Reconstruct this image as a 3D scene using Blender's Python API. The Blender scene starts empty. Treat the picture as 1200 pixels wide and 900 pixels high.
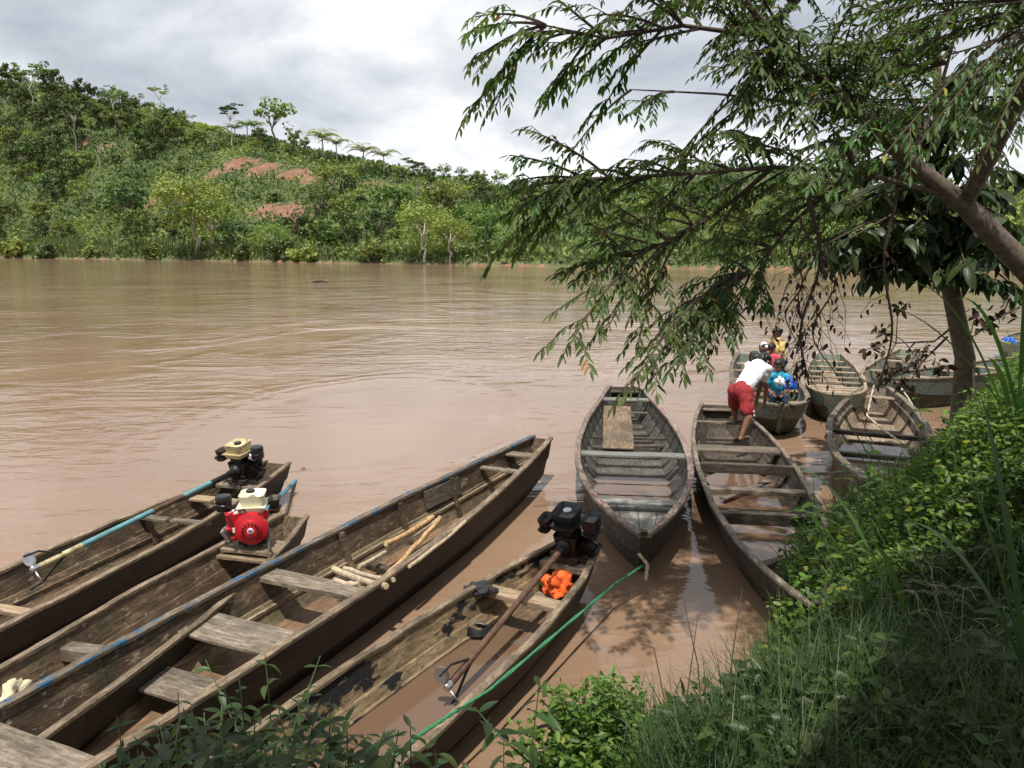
import bpy, bmesh, math, random
import numpy as np
from mathutils import Vector, Matrix, noise as mnoise

# ------------------------------------------------------------------ camera, sky, sun, exposure
sc = bpy.context.scene
COL = sc.collection
R = math.radians
F, H, PY = 942.0, 3.1, 288.0            # focal length in photo pixels, eye height over the river, horizon row
PITCH = math.atan((450 - PY) / F)
cam = bpy.data.cameras.new('camera'); cam.sensor_width = 36; cam.lens = 36 * F / 1200
cam.clip_start = 0.05; cam.clip_end = 6000
camo = bpy.data.objects.new('camera', cam); COL.objects.link(camo)
camo.location = (0, 0, H); camo.rotation_euler = (math.pi / 2 - PITCH, 0, 0)
sc.camera = camo
SUNV = Vector((-0.06, -0.34, 0.93)).normalized()
SUN_EL = math.asin(SUNV.z); SUN_AZ = math.atan2(SUNV.x, SUNV.y)
w = bpy.data.worlds.new('World'); sc.world = w; w.use_nodes = True
nt = w.node_tree; nt.nodes.clear()
def N(nt, t, **kw):
    n = nt.nodes.new(t)
    for k, v in kw.items():
        if k == 'inp':
            for a, b in v.items(): n.inputs[a].default_value = b
        else: setattr(n, k, v)
    return n
def LK(nt, a, ao, b, bi): nt.links.new(a.outputs[ao], b.inputs[bi])
def ramp(nt, stops, interp='LINEAR'):
    n = nt.nodes.new('ShaderNodeValToRGB'); n.color_ramp.interpolation = interp
    e = n.color_ramp.elements
    while len(e) < len(stops): e.new(0.5)
    for el, (p, c) in zip(e, stops):
        el.position = p; el.color = (*c, 1) if len(c) == 3 else c
    return n
def world_sky():
    sky = N(nt, 'ShaderNodeTexSky', sky_type='NISHITA', sun_disc=False)
    sky.sun_elevation = SUN_EL; sky.sun_rotation = SUN_AZ; sky.air_density = 1.0; sky.dust_density = 2.0
    bg1 = N(nt, 'ShaderNodeBackground', inp={'Strength': 0.10}); LK(nt, sky, 0, bg1, 0)
    tc = N(nt, 'ShaderNodeTexCoord'); sp = N(nt, 'ShaderNodeSeparateXYZ'); LK(nt, tc, 'Generated', sp, 0)
    zc = N(nt, 'ShaderNodeMath', operation='MAXIMUM', inp={1: 0.0}); LK(nt, sp, 'Z', zc, 0)
    za = N(nt, 'ShaderNodeMath', operation='ADD', inp={1: 0.42}); LK(nt, zc, 0, za, 0)
    dx = N(nt, 'ShaderNodeMath', operation='DIVIDE'); LK(nt, sp, 'X', dx, 0); LK(nt, za, 0, dx, 1)
    dy = N(nt, 'ShaderNodeMath', operation='DIVIDE'); LK(nt, sp, 'Y', dy, 0); LK(nt, za, 0, dy, 1)
    cb = N(nt, 'ShaderNodeCombineXYZ', inp={2: 1.2}); LK(nt, dx, 0, cb, 0); LK(nt, dy, 0, cb, 1)
    n1 = N(nt, 'ShaderNodeTexNoise', inp={'Scale': 2.3, 'Detail': 7.0, 'Roughness': 0.55, 'Distortion': 0.3}); LK(nt, cb, 0, n1, 'Vector')
    cb2 = N(nt, 'ShaderNodeVectorMath', operation='ADD', inp={1: (5.3, 1.7, 9.1)}); LK(nt, cb, 0, cb2, 0)
    n2 = N(nt, 'ShaderNodeTexNoise', inp={'Scale': 0.62, 'Detail': 5.0, 'Roughness': 0.5, 'Distortion': 0.4}); LK(nt, cb2, 0, n2, 'Vector')
    col = ramp(nt, [(0.33, (0.40, 0.44, 0.50)), (0.44, (0.53, 0.57, 0.63)), (0.53, (0.70, 0.73, 0.77)), (0.62, (0.92, 0.93, 0.95))]); LK(nt, n1, 0, col, 0)
    bg2 = N(nt, 'ShaderNodeBackground', inp={'Strength': 1.0}); LK(nt, col, 0, bg2, 0)
    mk = ramp(nt, [(0.30, (0.55, 0.55, 0.55)), (0.42, (1, 1, 1))]); LK(nt, n2, 0, mk, 0)
    mx = N(nt, 'ShaderNodeMixShader'); LK(nt, mk, 0, mx, 0); LK(nt, bg1, 0, mx, 1); LK(nt, bg2, 0, mx, 2)
    out = N(nt, 'ShaderNodeOutputWorld'); LK(nt, mx, 0, out, 0)
world_sky()
sun = bpy.data.lights.new('sun', 'SUN'); sun.energy = 4.6; sun.angle = R(0.9); sun.color = (1.0, 0.95, 0.87)
suno = bpy.data.objects.new('sun', sun); COL.objects.link(suno)
suno.rotation_euler = (-SUNV).to_track_quat('-Z', 'Y').to_euler()
sc.view_settings.view_transform = 'Standard'; sc.view_settings.look = 'None'
sc.view_settings.gamma = 1.0; sc.view_settings.exposure = 0.25
sc.cycles.max_bounces = 8; sc.cycles.transparent_max_bounces = 8
sc.cycles.use_denoising = True
rng = np.random.default_rng(7); random.seed(7)

# ------------------------------------------------------------------ photo pixel <-> place
CP, SP = math.cos(PITCH), math.sin(PITCH)
def ray(px, py):
    x = (px - 600) / F; y = (450 - py) / F
    return Vector((x, CP + SP * y, -SP + CP * y))
def onz(px, py, z):
    r = ray(px, py); return Vector((0, 0, H)) + r * ((z - H) / r.z)
def P(px, py, Y):
    r = ray(px, py); return Vector((0, 0, H)) + r * (Y / r.y)

# ------------------------------------------------------------------ object helpers
def link(o, parent=None):
    COL.objects.link(o)
    if parent is not None: o.parent = parent
    return o
def tag(o, label=None, cat=None, group=None, kind=None):
    if label: o['label'] = label
    if cat: o['category'] = cat
    if group: o['group'] = group
    if kind: o['kind'] = kind
    return o
def empty(name, loc, rz=0.0):
    o = bpy.data.objects.new(name, None); o.empty_display_size = 0.1
    o.location = loc; o.rotation_euler = (0, 0, rz)
    return link(o)
def copy_tree(o, parent=None):
    c = o.copy(); link(c, parent)
    for ch in o.children: copy_tree(ch, c)
    return c
def mesh_obj(name, me, mat, parent=None, smooth=False):
    if mat is not None:
        me.materials.clear(); me.materials.append(mat)
    if smooth: me.polygons.foreach_set('use_smooth', [True] * len(me.polygons))
    o = bpy.data.objects.new(name, me)
    return link(o, parent)
def quad_mesh(name, V, Q, tint=None):
    """fast mesh out of an (n,3) array and an (m,4) index array"""
    me = bpy.data.meshes.new(name)
    V = np.ascontiguousarray(V, np.float32).reshape(-1, 3); Q = np.ascontiguousarray(Q, np.int32).reshape(-1, 4)
    me.vertices.add(len(V)); me.vertices.foreach_set('co', V.ravel())
    me.loops.add(Q.size); me.loops.foreach_set('vertex_index', Q.ravel())
    me.polygons.add(len(Q)); me.polygons.foreach_set('loop_start', np.arange(0, Q.size, 4, dtype=np.int32))
    me.update(calc_edges=True)
    if tint is not None:
        a = me.attributes.new('tint', 'FLOAT', 'POINT'); a.data.foreach_set('value', np.ascontiguousarray(tint, np.float32))
    return me
class MB:
    def __init__(s): s.v = []; s.f = []
    def add(s, vs, fs):
        b = len(s.v); s.v += [tuple(v) for v in vs]; s.f += [tuple(i + b for i in f) for f in fs]; return s
    def loft(s, rings, cap=True, closed=True):
        n = len(rings[0]); vs = [p for r in rings for p in r]; fs = []
        for i in range(len(rings) - 1):
            for j in range(n if closed else n - 1):
                k = (j + 1) % n
                fs.append((i * n + j, i * n + k, (i + 1) * n + k, (i + 1) * n + j))
        if cap and closed:
            fs.append(tuple(range(n - 1, -1, -1))); fs.append(tuple((len(rings) - 1) * n + j for j in range(n)))
        return s.add(vs, fs)
    def tube(s, pts, rad, n=8, cap=True):
        pts = [Vector(p) for p in pts]
        if not hasattr(rad, '__len__'): rad = [rad] * len(pts)
        rings = []; up = None
        for i, p in enumerate(pts):
            d = (pts[min(i + 1, len(pts) - 1)] - pts[max(i - 1, 0)])
            d = d.normalized() if d.length > 1e-9 else Vector((0, 0, 1))
            if up is None: up = d.orthogonal().normalized()
            a = (up - d * up.dot(d))
            a = a.normalized() if a.length > 1e-6 else d.orthogonal().normalized()
            up = a; b = d.cross(a)
            rings.append([p + (a * math.cos(t) + b * math.sin(t)) * rad[i] for t in [2 * math.pi * k / n for k in range(n)]])
        return s.loft(rings, cap)
    def plank(s, c, size, M=None, ch=0.004, jit=0.0):
        """chamfered board, length along x; c centre, size (lx,ly,lz), M 3x3 orientation"""
        lx, ly, lz = [q / 2 for q in size]; ch = min(ch, ly * .45, lz * .45)
        sec = [(ly - ch, lz), (-ly + ch, lz), (-ly, lz - ch), (-ly, -lz + ch), (-ly + ch, -lz), (ly - ch, -lz), (ly, -lz + ch), (ly, lz - ch)]
        rings = []
        for x in (-lx, -lx * .35, lx * .35, lx):
            jy, jz = random.uniform(-jit, jit), random.uniform(-jit, jit) * .5
            rings.append([Vector((x, y + jy, z + jz)) for y, z in sec])
        if M is not None: rings = [[M @ p for p in r] for r in rings]
        c = Vector(c)
        return s.loft([[p + c for p in r] for r in rings])
    def lathe(s, prof, n=20, M=None, c=(0, 0, 0)):
        """prof: (radius, height) list about z"""
        c = Vector(c); rings = []
        for r, h in prof:
            ring = [Vector((r * math.cos(2 * math.pi * k / n), r * math.sin(2 * math.pi * k / n), h)) for k in range(n)]
            if M is not None: ring = [M @ p for p in ring]
            rings.append([p + c for p in ring])
        return s.loft(rings)
    def obj(s, name, mat, parent=None, smooth=False, bevel=0):
        me = bpy.data.meshes.new(name); me.from_pydata(s.v, [], s.f); me.update()
        o = mesh_obj(name, me, mat, parent, smooth)
        if smooth:
            try: me.set_sharp_from_angle(angle=R(40))
            except Exception: pass
        return o

# ------------------------------------------------------------------ materials
MAT = {}
def mat_base(name):
    m = bpy.data.materials.new(name); m.use_nodes = True; t = m.node_tree; t.nodes.clear()
    out = N(t, 'ShaderNodeOutputMaterial'); MAT[name] = m
    return m, t, out
def plain(name, col, rough=.6, metal=0.0, vary=.18, scale=14.0, bump=.15, spec=.5):
    m, t, out = mat_base(name)
    b = N(t, 'ShaderNodeBsdfPrincipled', inp={'Roughness': rough, 'Metallic': metal, 'Specular IOR Level': spec}); LK(t, b, 0, out, 0)
    tc = N(t, 'ShaderNodeTexCoord')
    n1 = N(t, 'ShaderNodeTexNoise', inp={'Scale': scale, 'Detail': 5.0, 'Roughness': .6}); LK(t, tc, 'Object', n1, 'Vector')
    lo = tuple(c * (1 - vary) for c in col); hi = tuple(min(1, c * (1 + vary)) for c in col)
    rp = ramp(t, [(.3, lo), (.7, hi)]); LK(t, n1, 0, rp, 0); LK(t, rp, 0, b, 'Base Color')
    if bump:
        bp = N(t, 'ShaderNodeBump', inp={'Strength': bump, 'Distance': .01}); LK(t, n1, 0, bp, 'Height'); LK(t, bp, 0, b, 'Normal')
    return m
def wood(name, c1, c2, scuff=(.42, .36, .27), scuff_at=.64, dark=(.03, .024, .018), dark_amt=.6, tar=None, rough=.8, paint=None, paint_at=.5, moss=0.0):
    m, t, out = mat_base(name)
    b = N(t, 'ShaderNodeBsdfPrincipled', inp={'Roughness': rough, 'Specular IOR Level': .3}); LK(t, b, 0, out, 0)
    tc = N(t, 'ShaderNodeTexCoord'); oi = N(t, 'ShaderNodeObjectInfo')
    mp = N(t, 'ShaderNodeMapping', inp={'Scale': (2.4, 13, 13)}); LK(t, tc, 'Object', mp, 0)
    rn = N(t, 'ShaderNodeMath', operation='MULTIPLY', inp={1: 37.0}); LK(t, oi, 'Random', rn, 0)
    sh = N(t, 'ShaderNodeVectorMath', operation='ADD'); LK(t, mp, 0, sh, 0); LK(t, rn, 0, sh, 1)
    g = N(t, 'ShaderNodeTexNoise', inp={'Scale': 2.2, 'Detail': 9.0, 'Roughness': .68, 'Distortion': .6}); LK(t, sh, 0, g, 'Vector')
    rp = ramp(t, [(.30, tuple(x * .55 for x in c1)), (.46, c1), (.66, c2)]); LK(t, g, 0, rp, 0)
    # broad dirt and damp stains
    s1 = N(t, 'ShaderNodeTexNoise', inp={'Scale': 2.3, 'Detail': 6.0, 'Roughness': .62}); LK(t, tc, 'Object', s1, 'Vector')
    r1 = ramp(t, [(.38, (0, 0, 0)), (.60, (1, 1, 1))]); LK(t, s1, 0, r1, 0)
    f1 = N(t, 'ShaderNodeMath', operation='MULTIPLY', inp={1: dark_amt}); LK(t, r1, 0, f1, 0)
    mx = N(t, 'ShaderNodeMix', data_type='RGBA', inp={}); LK(t, f1, 0, mx, 0); LK(t, rp, 0, mx, 6); mx.inputs[7].default_value = (*dark, 1)
    last = mx
    # pale scuffs and scratches
    mp2 = N(t, 'ShaderNodeMapping', inp={'Scale': (3.5, 9, 6), 'Location': (3.1, .7, 1.9)}); LK(t, tc, 'Object', mp2, 0)
    s2 = N(t, 'ShaderNodeTexNoise', inp={'Scale': 2.4, 'Detail': 10.0, 'Roughness': .74}); LK(t, mp2, 0, s2, 'Vector')
    r2 = ramp(t, [(scuff_at, (0, 0, 0)), (scuff_at + .06, (.8, .8, .8))]); LK(t, s2, 0, r2, 0)
    m2 = N(t, 'ShaderNodeMix', data_type='RGBA'); LK(t, r2, 0, m2, 0); LK(t, last, 2, m2, 6); m2.inputs[7].default_value = (*scuff, 1); last = m2
    if moss:
        s3 = N(t, 'ShaderNodeTexNoise', inp={'Scale': 3.7, 'Detail': 6.0}); LK(t, tc, 'Object', s3, 'Vector')
        r3 = ramp(t, [(.5, (0, 0, 0)), (.68, (moss,) * 3)]); LK(t, s3, 0, r3, 0)
        m3 = N(t, 'ShaderNodeMix', data_type='RGBA'); LK(t, r3, 0, m3, 0); LK(t, last, 2, m3, 6); m3.inputs[7].default_value = (.045, .06, .028, 1); last = m3
    if paint:
        mp4 = N(t, 'ShaderNodeMapping', inp={'Scale': (1.6, 5, 5), 'Location': (1.3, 2.7, .9)}); LK(t, tc, 'Object', mp4, 0)
        s4 = N(t, 'ShaderNodeTexNoise', inp={'Scale': 3.0, 'Detail': 9.0, 'Roughness': .7}); LK(t, mp4, 0, s4, 'Vector')
        r4 = ramp(t, [(paint_at, (0, 0, 0)), (paint_at + .05, (1, 1, 1))]); LK(t, s4, 0, r4, 0)
        m4 = N(t, 'ShaderNodeMix', data_type='RGBA'); LK(t, r4, 0, m4, 0); LK(t, last, 2, m4, 6); m4.inputs[7].default_value = (*paint, 1); last = m4
    if tar is not None:
        mp5 = N(t, 'ShaderNodeMapping', inp={'Scale': (1.7, 4.2, 4.2), 'Location': (.4, .3, .55)}); LK(t, tc, 'Object', mp5, 0)
        s5 = N(t, 'ShaderNodeTexNoise', inp={'Scale': 1.25, 'Detail': 7.0, 'Roughness': .6}); LK(t, mp5, 0, s5, 'Vector')
        r5 = ramp(t, [(tar, (0, 0, 0)), (tar + .025, (1, 1, 1))]); LK(t, s5, 0, r5, 0)
        m5 = N(t, 'ShaderNodeMix', data_type='RGBA'); LK(t, r5, 0, m5, 0); LK(t, last, 2, m5, 6); m5.inputs[7].default_value = (.012, .012, .014, 1); last = m5
    # each board a little different
    rv = N(t, 'ShaderNodeMapRange', inp={'From Min': 0, 'From Max': 1, 'To Min': .78, 'To Max': 1.18}); LK(t, oi, 'Random', rv, 0)
    hs = N(t, 'ShaderNodeHueSaturation'); LK(t, rv, 0, hs, 'Value'); LK(t, last, 2, hs, 'Color'); fp = N(t, 'ShaderNodeMapping', inp={'Scale': (14, 55, 55)}); LK(t, tc, 'Object', fp, 0)
    fn = N(t, 'ShaderNodeTexNoise', inp={'Scale': 1.6, 'Detail': 4.0, 'Roughness': .7}); LK(t, fp, 0, fn, 'Vector')
    fr_ = ramp(t, [(.34, (.45, .45, .45)), (.46, (1, 1, 1)), (.72, (1.25, 1.25, 1.25))]); LK(t, fn, 0, fr_, 0)
    fm = N(t, 'ShaderNodeMix', data_type='RGBA', blend_type='MULTIPLY', inp={0: .85}); LK(t, hs, 0, fm, 6); LK(t, fr_, 0, fm, 7); LK(t, fm, 2, b, 'Base Color')
    bp = N(t, 'ShaderNodeBump', inp={'Strength': .55, 'Distance': .012}); LK(t, g, 0, bp, 'Height'); LK(t, bp, 0, b, 'Normal')
    return m
def foliage(name, dark, light, odd=None, trans=.35, rough=.5, noise_scale=0, hue=.03, val=.25):
    """leaf colour runs over the leaf's own tint attribute; odd = colour of yellowing leaves"""
    m, t, out = mat_base(name)
    at = N(t, 'ShaderNodeAttribute', attribute_name='tint'); oi = N(t, 'ShaderNodeObjectInfo')
    st = [(0, dark), (.93 if odd else 1, light)]
    if odd: st += [(.955, odd), (1, odd)]
    rp = ramp(t, st); LK(t, at, 'Fac', rp, 0)
    hs = N(t, 'ShaderNodeHueSaturation'); LK(t, rp, 0, hs, 'Color')
    a = N(t, 'ShaderNodeMapRange', inp={'To Min': .5 - hue, 'To Max': .5 + hue}); LK(t, oi, 'Random', a, 0); LK(t, a, 0, hs, 'Hue')
    rr = N(t, 'ShaderNodeMath', operation='MULTIPLY', inp={1: 7.31}); LK(t, oi, 'Random', rr, 0)
    fr = N(t, 'ShaderNodeMath', operation='FRACT'); LK(t, rr, 0, fr, 0)
    v = N(t, 'ShaderNodeMapRange', inp={'To Min': 1 - val, 'To Max': 1 + val}); LK(t, fr, 0, v, 0); LK(t, v, 0, hs, 'Value')
    b = N(t, 'ShaderNodeBsdfPrincipled', inp={'Roughness': rough, 'Specular IOR Level': .35}); LK(t, hs, 0, b, 'Base Color')
    tr = N(t, 'ShaderNodeBsdfTranslucent')
    br = N(t, 'ShaderNodeMix', data_type='RGBA', blend_type='MULTIPLY', inp={0: 1.0}); LK(t, hs, 0, br, 6); br.inputs[7].default_value = (1.25, 1.35, .75, 1)
    LK(t, br, 2, tr, 0)
    mx = N(t, 'ShaderNodeMixShader', inp={0: trans}); LK(t, b, 0, mx, 1); LK(t, tr, 0, mx, 2); LK(t, mx, 0, out, 0)
    return m
foliage('leaf_tree', (.030, .066, .016), (.115, .195, .042), odd=(.36, .23, .05), trans=.46)
foliage('leaf_big', (.016, .034, .012), (.055, .095, .026), trans=.3, rough=.4)
foliage('leaf_dry', (.035, .02, .012), (.09, .05, .03), trans=.15)
foliage('leaf_herb', (.018, .038, .010), (.052, .088, .020), trans=.3, rough=.45)
foliage('leaf_bright', (.05, .11, .016), (.19, .31, .05), odd=(.38, .40, .06), trans=.38, rough=.45)
foliage('grass', (.020, .045, .012), (.075, .12, .028), odd=(.22, .20, .11), trans=.32)
foliage('cane_blade', (.03, .07, .02), (.07, .14, .035), trans=.35, rough=.4)
foliage('hill_dark', (.030, .056, .015), (.105, .150, .038), trans=.25, hue=.025, val=.28)
foliage('hill_mid', (.060, .102, .022), (.20, .26, .058), trans=.28, hue=.03, val=.28)
foliage('hill_light', (.11, .17, .030), (.30, .37, .09), trans=.3, hue=.025, val=.2)
foliage('hill_yellow', (.11, .15, .02), (.32, .34, .06), trans=.3, hue=.015, val=.15)
foliage('hill_cane', (.04, .07, .018), (.17, .20, .065), odd=(.28, .24, .13), trans=.3)
foliage('hill_under', (.045, .082, .018), (.25, .29, .07), odd=(.22, .20, .09), trans=.28)
plain('bark_pale', (.42, .39, .33), .9, vary=.3, scale=3, bump=.2)
plain('bark_hill', (.16, .125, .09), .9, vary=.35, scale=3, bump=.2)
plain('bark', (.105, .080, .060), .9, vary=.5, scale=22, bump=.8)
plain('bark_grey', (.115, .085, .055), .9, vary=.4, scale=16, bump=.8)
plain('twig', (.06, .042, .028), .85, vary=.3, scale=30)
plain('stem_green', (.06, .10, .03), .6, vary=.3, scale=20)
wood('wood_bark_brown', (.115, .074, .046), (.25, .175, .11), dark_amt=.62, moss=.45, scuff_at=.575, dark=(.035, .024, .016))
wood('wood_strake', (.19, .145, .085), (.33, .26, .16), dark_amt=.5, moss=.5, scuff_at=.62)          # canoes on the open side
wood('wood_rail', (.20, .145, .095), (.40, .31, .21), dark_amt=.45, scuff_at=.66)
wood('wood_rail_blue', (.17, .125, .085), (.34, .265, .185), dark_amt=.35, paint=(.03, .11, .20), paint_at=.52)
wood('wood_seat', (.17, .135, .10), (.33, .275, .21), dark_amt=.5)
wood('wood_seat_pale', (.27, .195, .12), (.42, .32, .21), dark_amt=.25)
wood('wood_tarred', (.22, .155, .085), (.38, .29, .17), dark_amt=.45, tar=.54)
wood('wood_floor', (.10, .066, .042), (.20, .14, .088), dark_amt=.6, rough=.45)
wood('wood_floor_mud', (.21, .125, .072), (.30, .19, .115), dark_amt=.3, rough=.5)
wood('wood_grey', (.068, .063, .054), (.145, .134, .114), dark=(.04, .038, .035), dark_amt=.5, scuff=(.38, .37, .34), scuff_at=.66)
wood('wood_grey_light', (.20, .195, .18), (.32, .31, .285), dark_amt=.35, dark=(.06, .055, .05))
wood('wood_rail_red', (.20, .155, .125), (.36, .29, .235), dark_amt=.35, paint=(.21, .075, .06), paint_at=.54)
wood('wood_old', (.066, .052, .039), (.150, .120, .092), dark_amt=.55)
wood('wood_teal', (.22, .18, .13), (.36, .30, .22), dark_amt=.35, paint=(.11, .20, .17), paint_at=.49)
wood('wood_beige', (.27, .205, .14), (.44, .35, .25), dark_amt=.35)
wood('wood_green_hull', (.07, .082, .06), (.14, .145, .105), dark_amt=.5, moss=.5)
wood('wood_blue_strip', (.14, .15, .12), (.26, .25, .20), dark_amt=.35, paint=(.10, .17, .18), paint_at=.5)
plain('metal_dark', (.035, .033, .031), .45, .6, vary=.4, scale=30, bump=.3)
plain('metal_alu', (.50, .50, .50), .35, .9, vary=.25, scale=30)
plain('metal_grimy', (.055, .042, .032), .6, .5, vary=.6, scale=25, bump=.5)
plain('metal_rust', (.115, .062, .04), .75, .35, vary=.5, scale=20, bump=.4)
plain('paint_red', (.48, .014, .022), .35, vary=.2, scale=8)
plain('paint_cream', (.72, .66, .48), .4, vary=.1, scale=7)
plain('paint_cream_stained', (.50, .41, .23), .5, vary=.5, scale=13)
plain('plastic_black', (.012, .012, .013), .35, vary=.3, scale=12)
plain('plastic_blue', (.02, .12, .55), .3, vary=.2, scale=9)
plain('paint_white', (.8, .8, .8), .5, vary=.05)
plain('paint_blue_small', (.03, .10, .40), .5, vary=.05)
plain('paint_teal', (.10, .24, .26), .5, vary=.3, scale=11)
plain('paint_blue_pipe', (.055, .19, .30), .5, vary=.3, scale=11)
plain('cloth_orange', (.85, .13, .02), .8, vary=.12, scale=20, bump=.3)
plain('cloth_black', (.022, .022, .024), .85, vary=.4, scale=25, bump=.5)
plain('cloth_cream', (.62, .56, .38), .85, vary=.12, scale=20, bump=.3)
plain('rope_green', (.035, .20, .085), .8, vary=.3, scale=60, bump=.5)
plain('rope_pale', (.50, .42, .30), .9, vary=.25, scale=60, bump=.5)
plain('pole_bark', (.40, .245, .115), .8, vary=.4, scale=18, bump=.5)
plain('pole_bark_grey', (.37, .29, .20), .8, vary=.4, scale=18, bump=.5)
plain('pole_cut', (.62, .50, .30), .8, vary=.15, scale=30)
plain('skin', (.20, .095, .052), .55, vary=.12, scale=9, bump=.05)
plain('hair', (.012, .010, .009), .5, vary=.3, scale=40, bump=.4)
plain('eye_dark', (.02, .015, .012), .2, vary=.05)
plain('shirt_white', (.72, .72, .73), .85, vary=.06, scale=9, bump=.25)
plain('shorts_red', (.25, .014, .016), .8, vary=.2, scale=9, bump=.3)
plain('shirt_turquoise', (.02, .30, .46), .85, vary=.15, scale=9, bump=.25)
plain('shirt_yellow', (.66, .49, .16), .85, vary=.12, scale=9, bump=.25)
plain('shirt_pink', (.60, .06, .10), .85, vary=.15, scale=9, bump=.25)
plain('shirt_dark', (.018, .018, .024), .85, vary=.3, scale=9, bump=.25)
plain('trousers_navy', (.025, .04, .085), .85, vary=.2, scale=9, bump=.25)
plain('stone_pale', (.42, .33, .25), .85, vary=.25, scale=9, bump=.5)

def mat_water():
    m, t, out = mat_base('river_water')
    b = N(t, 'ShaderNodeBsdfPrincipled', inp={'Roughness': .07, 'IOR': 1.333, 'Specular IOR Level': .5}); LK(t, b, 0, out, 0)
    tc = N(t, 'ShaderNodeTexCoord')
    mp = N(t, 'ShaderNodeMapping', inp={'Rotation': (0, 0, R(-24)), 'Scale': (.5, 1.0, 1)}); LK(t, tc, 'Object', mp, 0)
    n0 = N(t, 'ShaderNodeTexNoise', inp={'Scale': .11, 'Detail': 4.0, 'Distortion': 1.2}); LK(t, mp, 0, n0, 'Vector')
    rp = ramp(t, [(.35, (.215, .137, .088)), (.65, (.29, .188, .124))]); LK(t, n0, 0, rp, 0); LK(t, rp, 0, b, 'Base Color')
    # calm slicks alternate with rippled water
    n1 = N(t, 'ShaderNodeTexNoise', inp={'Scale': .16, 'Detail': 5.0, 'Distortion': 1.6}); LK(t, mp, 0, n1, 'Vector')
    calm = N(t, 'ShaderNodeMapRange', inp={'From Min': .38, 'From Max': .62, 'To Min': .22, 'To Max': 1.0}); LK(t, n1, 0, calm, 0)
    w1 = N(t, 'ShaderNodeTexNoise', inp={'Scale': .62, 'Detail': 4.0, 'Roughness': .55, 'Distortion': 1.6}); LK(t, mp, 0, w1, 'Vector')
    w2 = N(t, 'ShaderNodeTexNoise', inp={'Scale': 3.2, 'Detail': 3.0, 'Roughness': .5, 'Distortion': .5}); LK(t, mp, 0, w2, 'Vector')
    n3 = N(t, 'ShaderNodeTexNoise', inp={'Scale': .075, 'Detail': 3.0, 'Distortion': 2.2}); LK(t, tc, 'Object', n3, 'Vector')
    slick = N(t, 'ShaderNodeMapRange', inp={'From Min': .42, 'From Max': .56, 'To Min': .03, 'To Max': .125}); LK(t, n3, 0, slick, 0)
    # a slow eddy: smooth inside, a low ridge of ripples round it
    dist = N(t, 'ShaderNodeTexNoise', inp={'Scale': .22, 'Detail': 3.0}); LK(t, tc, 'Object', dist, 'Vector')
    dv = N(t, 'ShaderNodeVectorMath', operation='MULTIPLY_ADD', inp={1: (2.6, 2.6, 0)}); LK(t, dist, 'Color', dv, 0); LK(t, tc, 'Object', dv, 2)
    em = N(t, 'ShaderNodeMapping', vector_type='POINT', inp={'Location': (.5, -3.55, 0), 'Scale': (.36, .225, 0)}); LK(t, dv, 0, em, 0)
    el = N(t, 'ShaderNodeVectorMath', operation='LENGTH'); LK(t, em, 0, el, 0)
    ins = N(t, 'ShaderNodeMapRange', interpolation_type='SMOOTHSTEP', inp={'From Min': .75, 'From Max': 1.15, 'To Min': .28, 'To Max': 1.0}); LK(t, el, 'Value', ins, 0)
    rg = ramp(t, [(.40, (0, 0, 0)), (.47, (.55, .55, .55)), (.50, (.1, .1, .1)), (.53, (.8, .8, .8)), (.58, (.15, .15, .15)), (.61, (.5, .5, .5)), (.68, (0, 0, 0))], 'EASE')
    eh = N(t, 'ShaderNodeMath', operation='MULTIPLY', inp={1: .5}); LK(t, el, 'Value', eh, 0); LK(t, eh, 0, rg, 0)
    ring = N(t, 'ShaderNodeMath', operation='MULTIPLY', inp={1: .02}); LK(t, rg, 0, ring, 0)
    m1 = N(t, 'ShaderNodeMath', operation='MULTIPLY'); LK(t, w1, 0, m1, 0); LK(t, slick, 0, m1, 1)
    m2 = N(t, 'ShaderNodeMath', operation='MULTIPLY', inp={1: .042}); LK(t, w2, 0, m2, 0)
    m3 = N(t, 'ShaderNodeMath', operation='MULTIPLY'); LK(t, m2, 0, m3, 0); LK(t, calm, 0, m3, 1)
    ad0 = N(t, 'ShaderNodeMath', operation='ADD'); LK(t, m1, 0, ad0, 0); LK(t, m3, 0, ad0, 1)
    ad1 = N(t, 'ShaderNodeMath', operation='MULTIPLY'); LK(t, ad0, 0, ad1, 0); LK(t, ins, 0, ad1, 1)
    ad = N(t, 'ShaderNodeMath', operation='ADD'); LK(t, ad1, 0, ad, 0); LK(t, ring, 0, ad, 1)
    bp = N(t, 'ShaderNodeBump', inp={'Strength': .6, 'Distance': 1.0}); LK(t, ad, 0, bp, 'Height'); LK(t, bp, 0, b, 'Normal')
    m2_, t, out = mat_base('bilge_water')
    b = N(t, 'ShaderNodeBsdfPrincipled', inp={'Base Color': (.13, .08, .05, 1), 'Roughness': .06, 'IOR': 1.333}); LK(t, b, 0, out, 0)
    tc = N(t, 'ShaderNodeTexCoord')
    n = N(t, 'ShaderNodeTexNoise', inp={'Scale': 5.0, 'Detail': 2.0}); LK(t, tc, 'Object', n, 'Vector')
    bp = N(t, 'ShaderNodeBump', inp={'Strength': .12, 'Distance': .02}); LK(t, n, 0, bp, 'Height'); LK(t, bp, 0, b, 'Normal')
mat_water()
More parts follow.
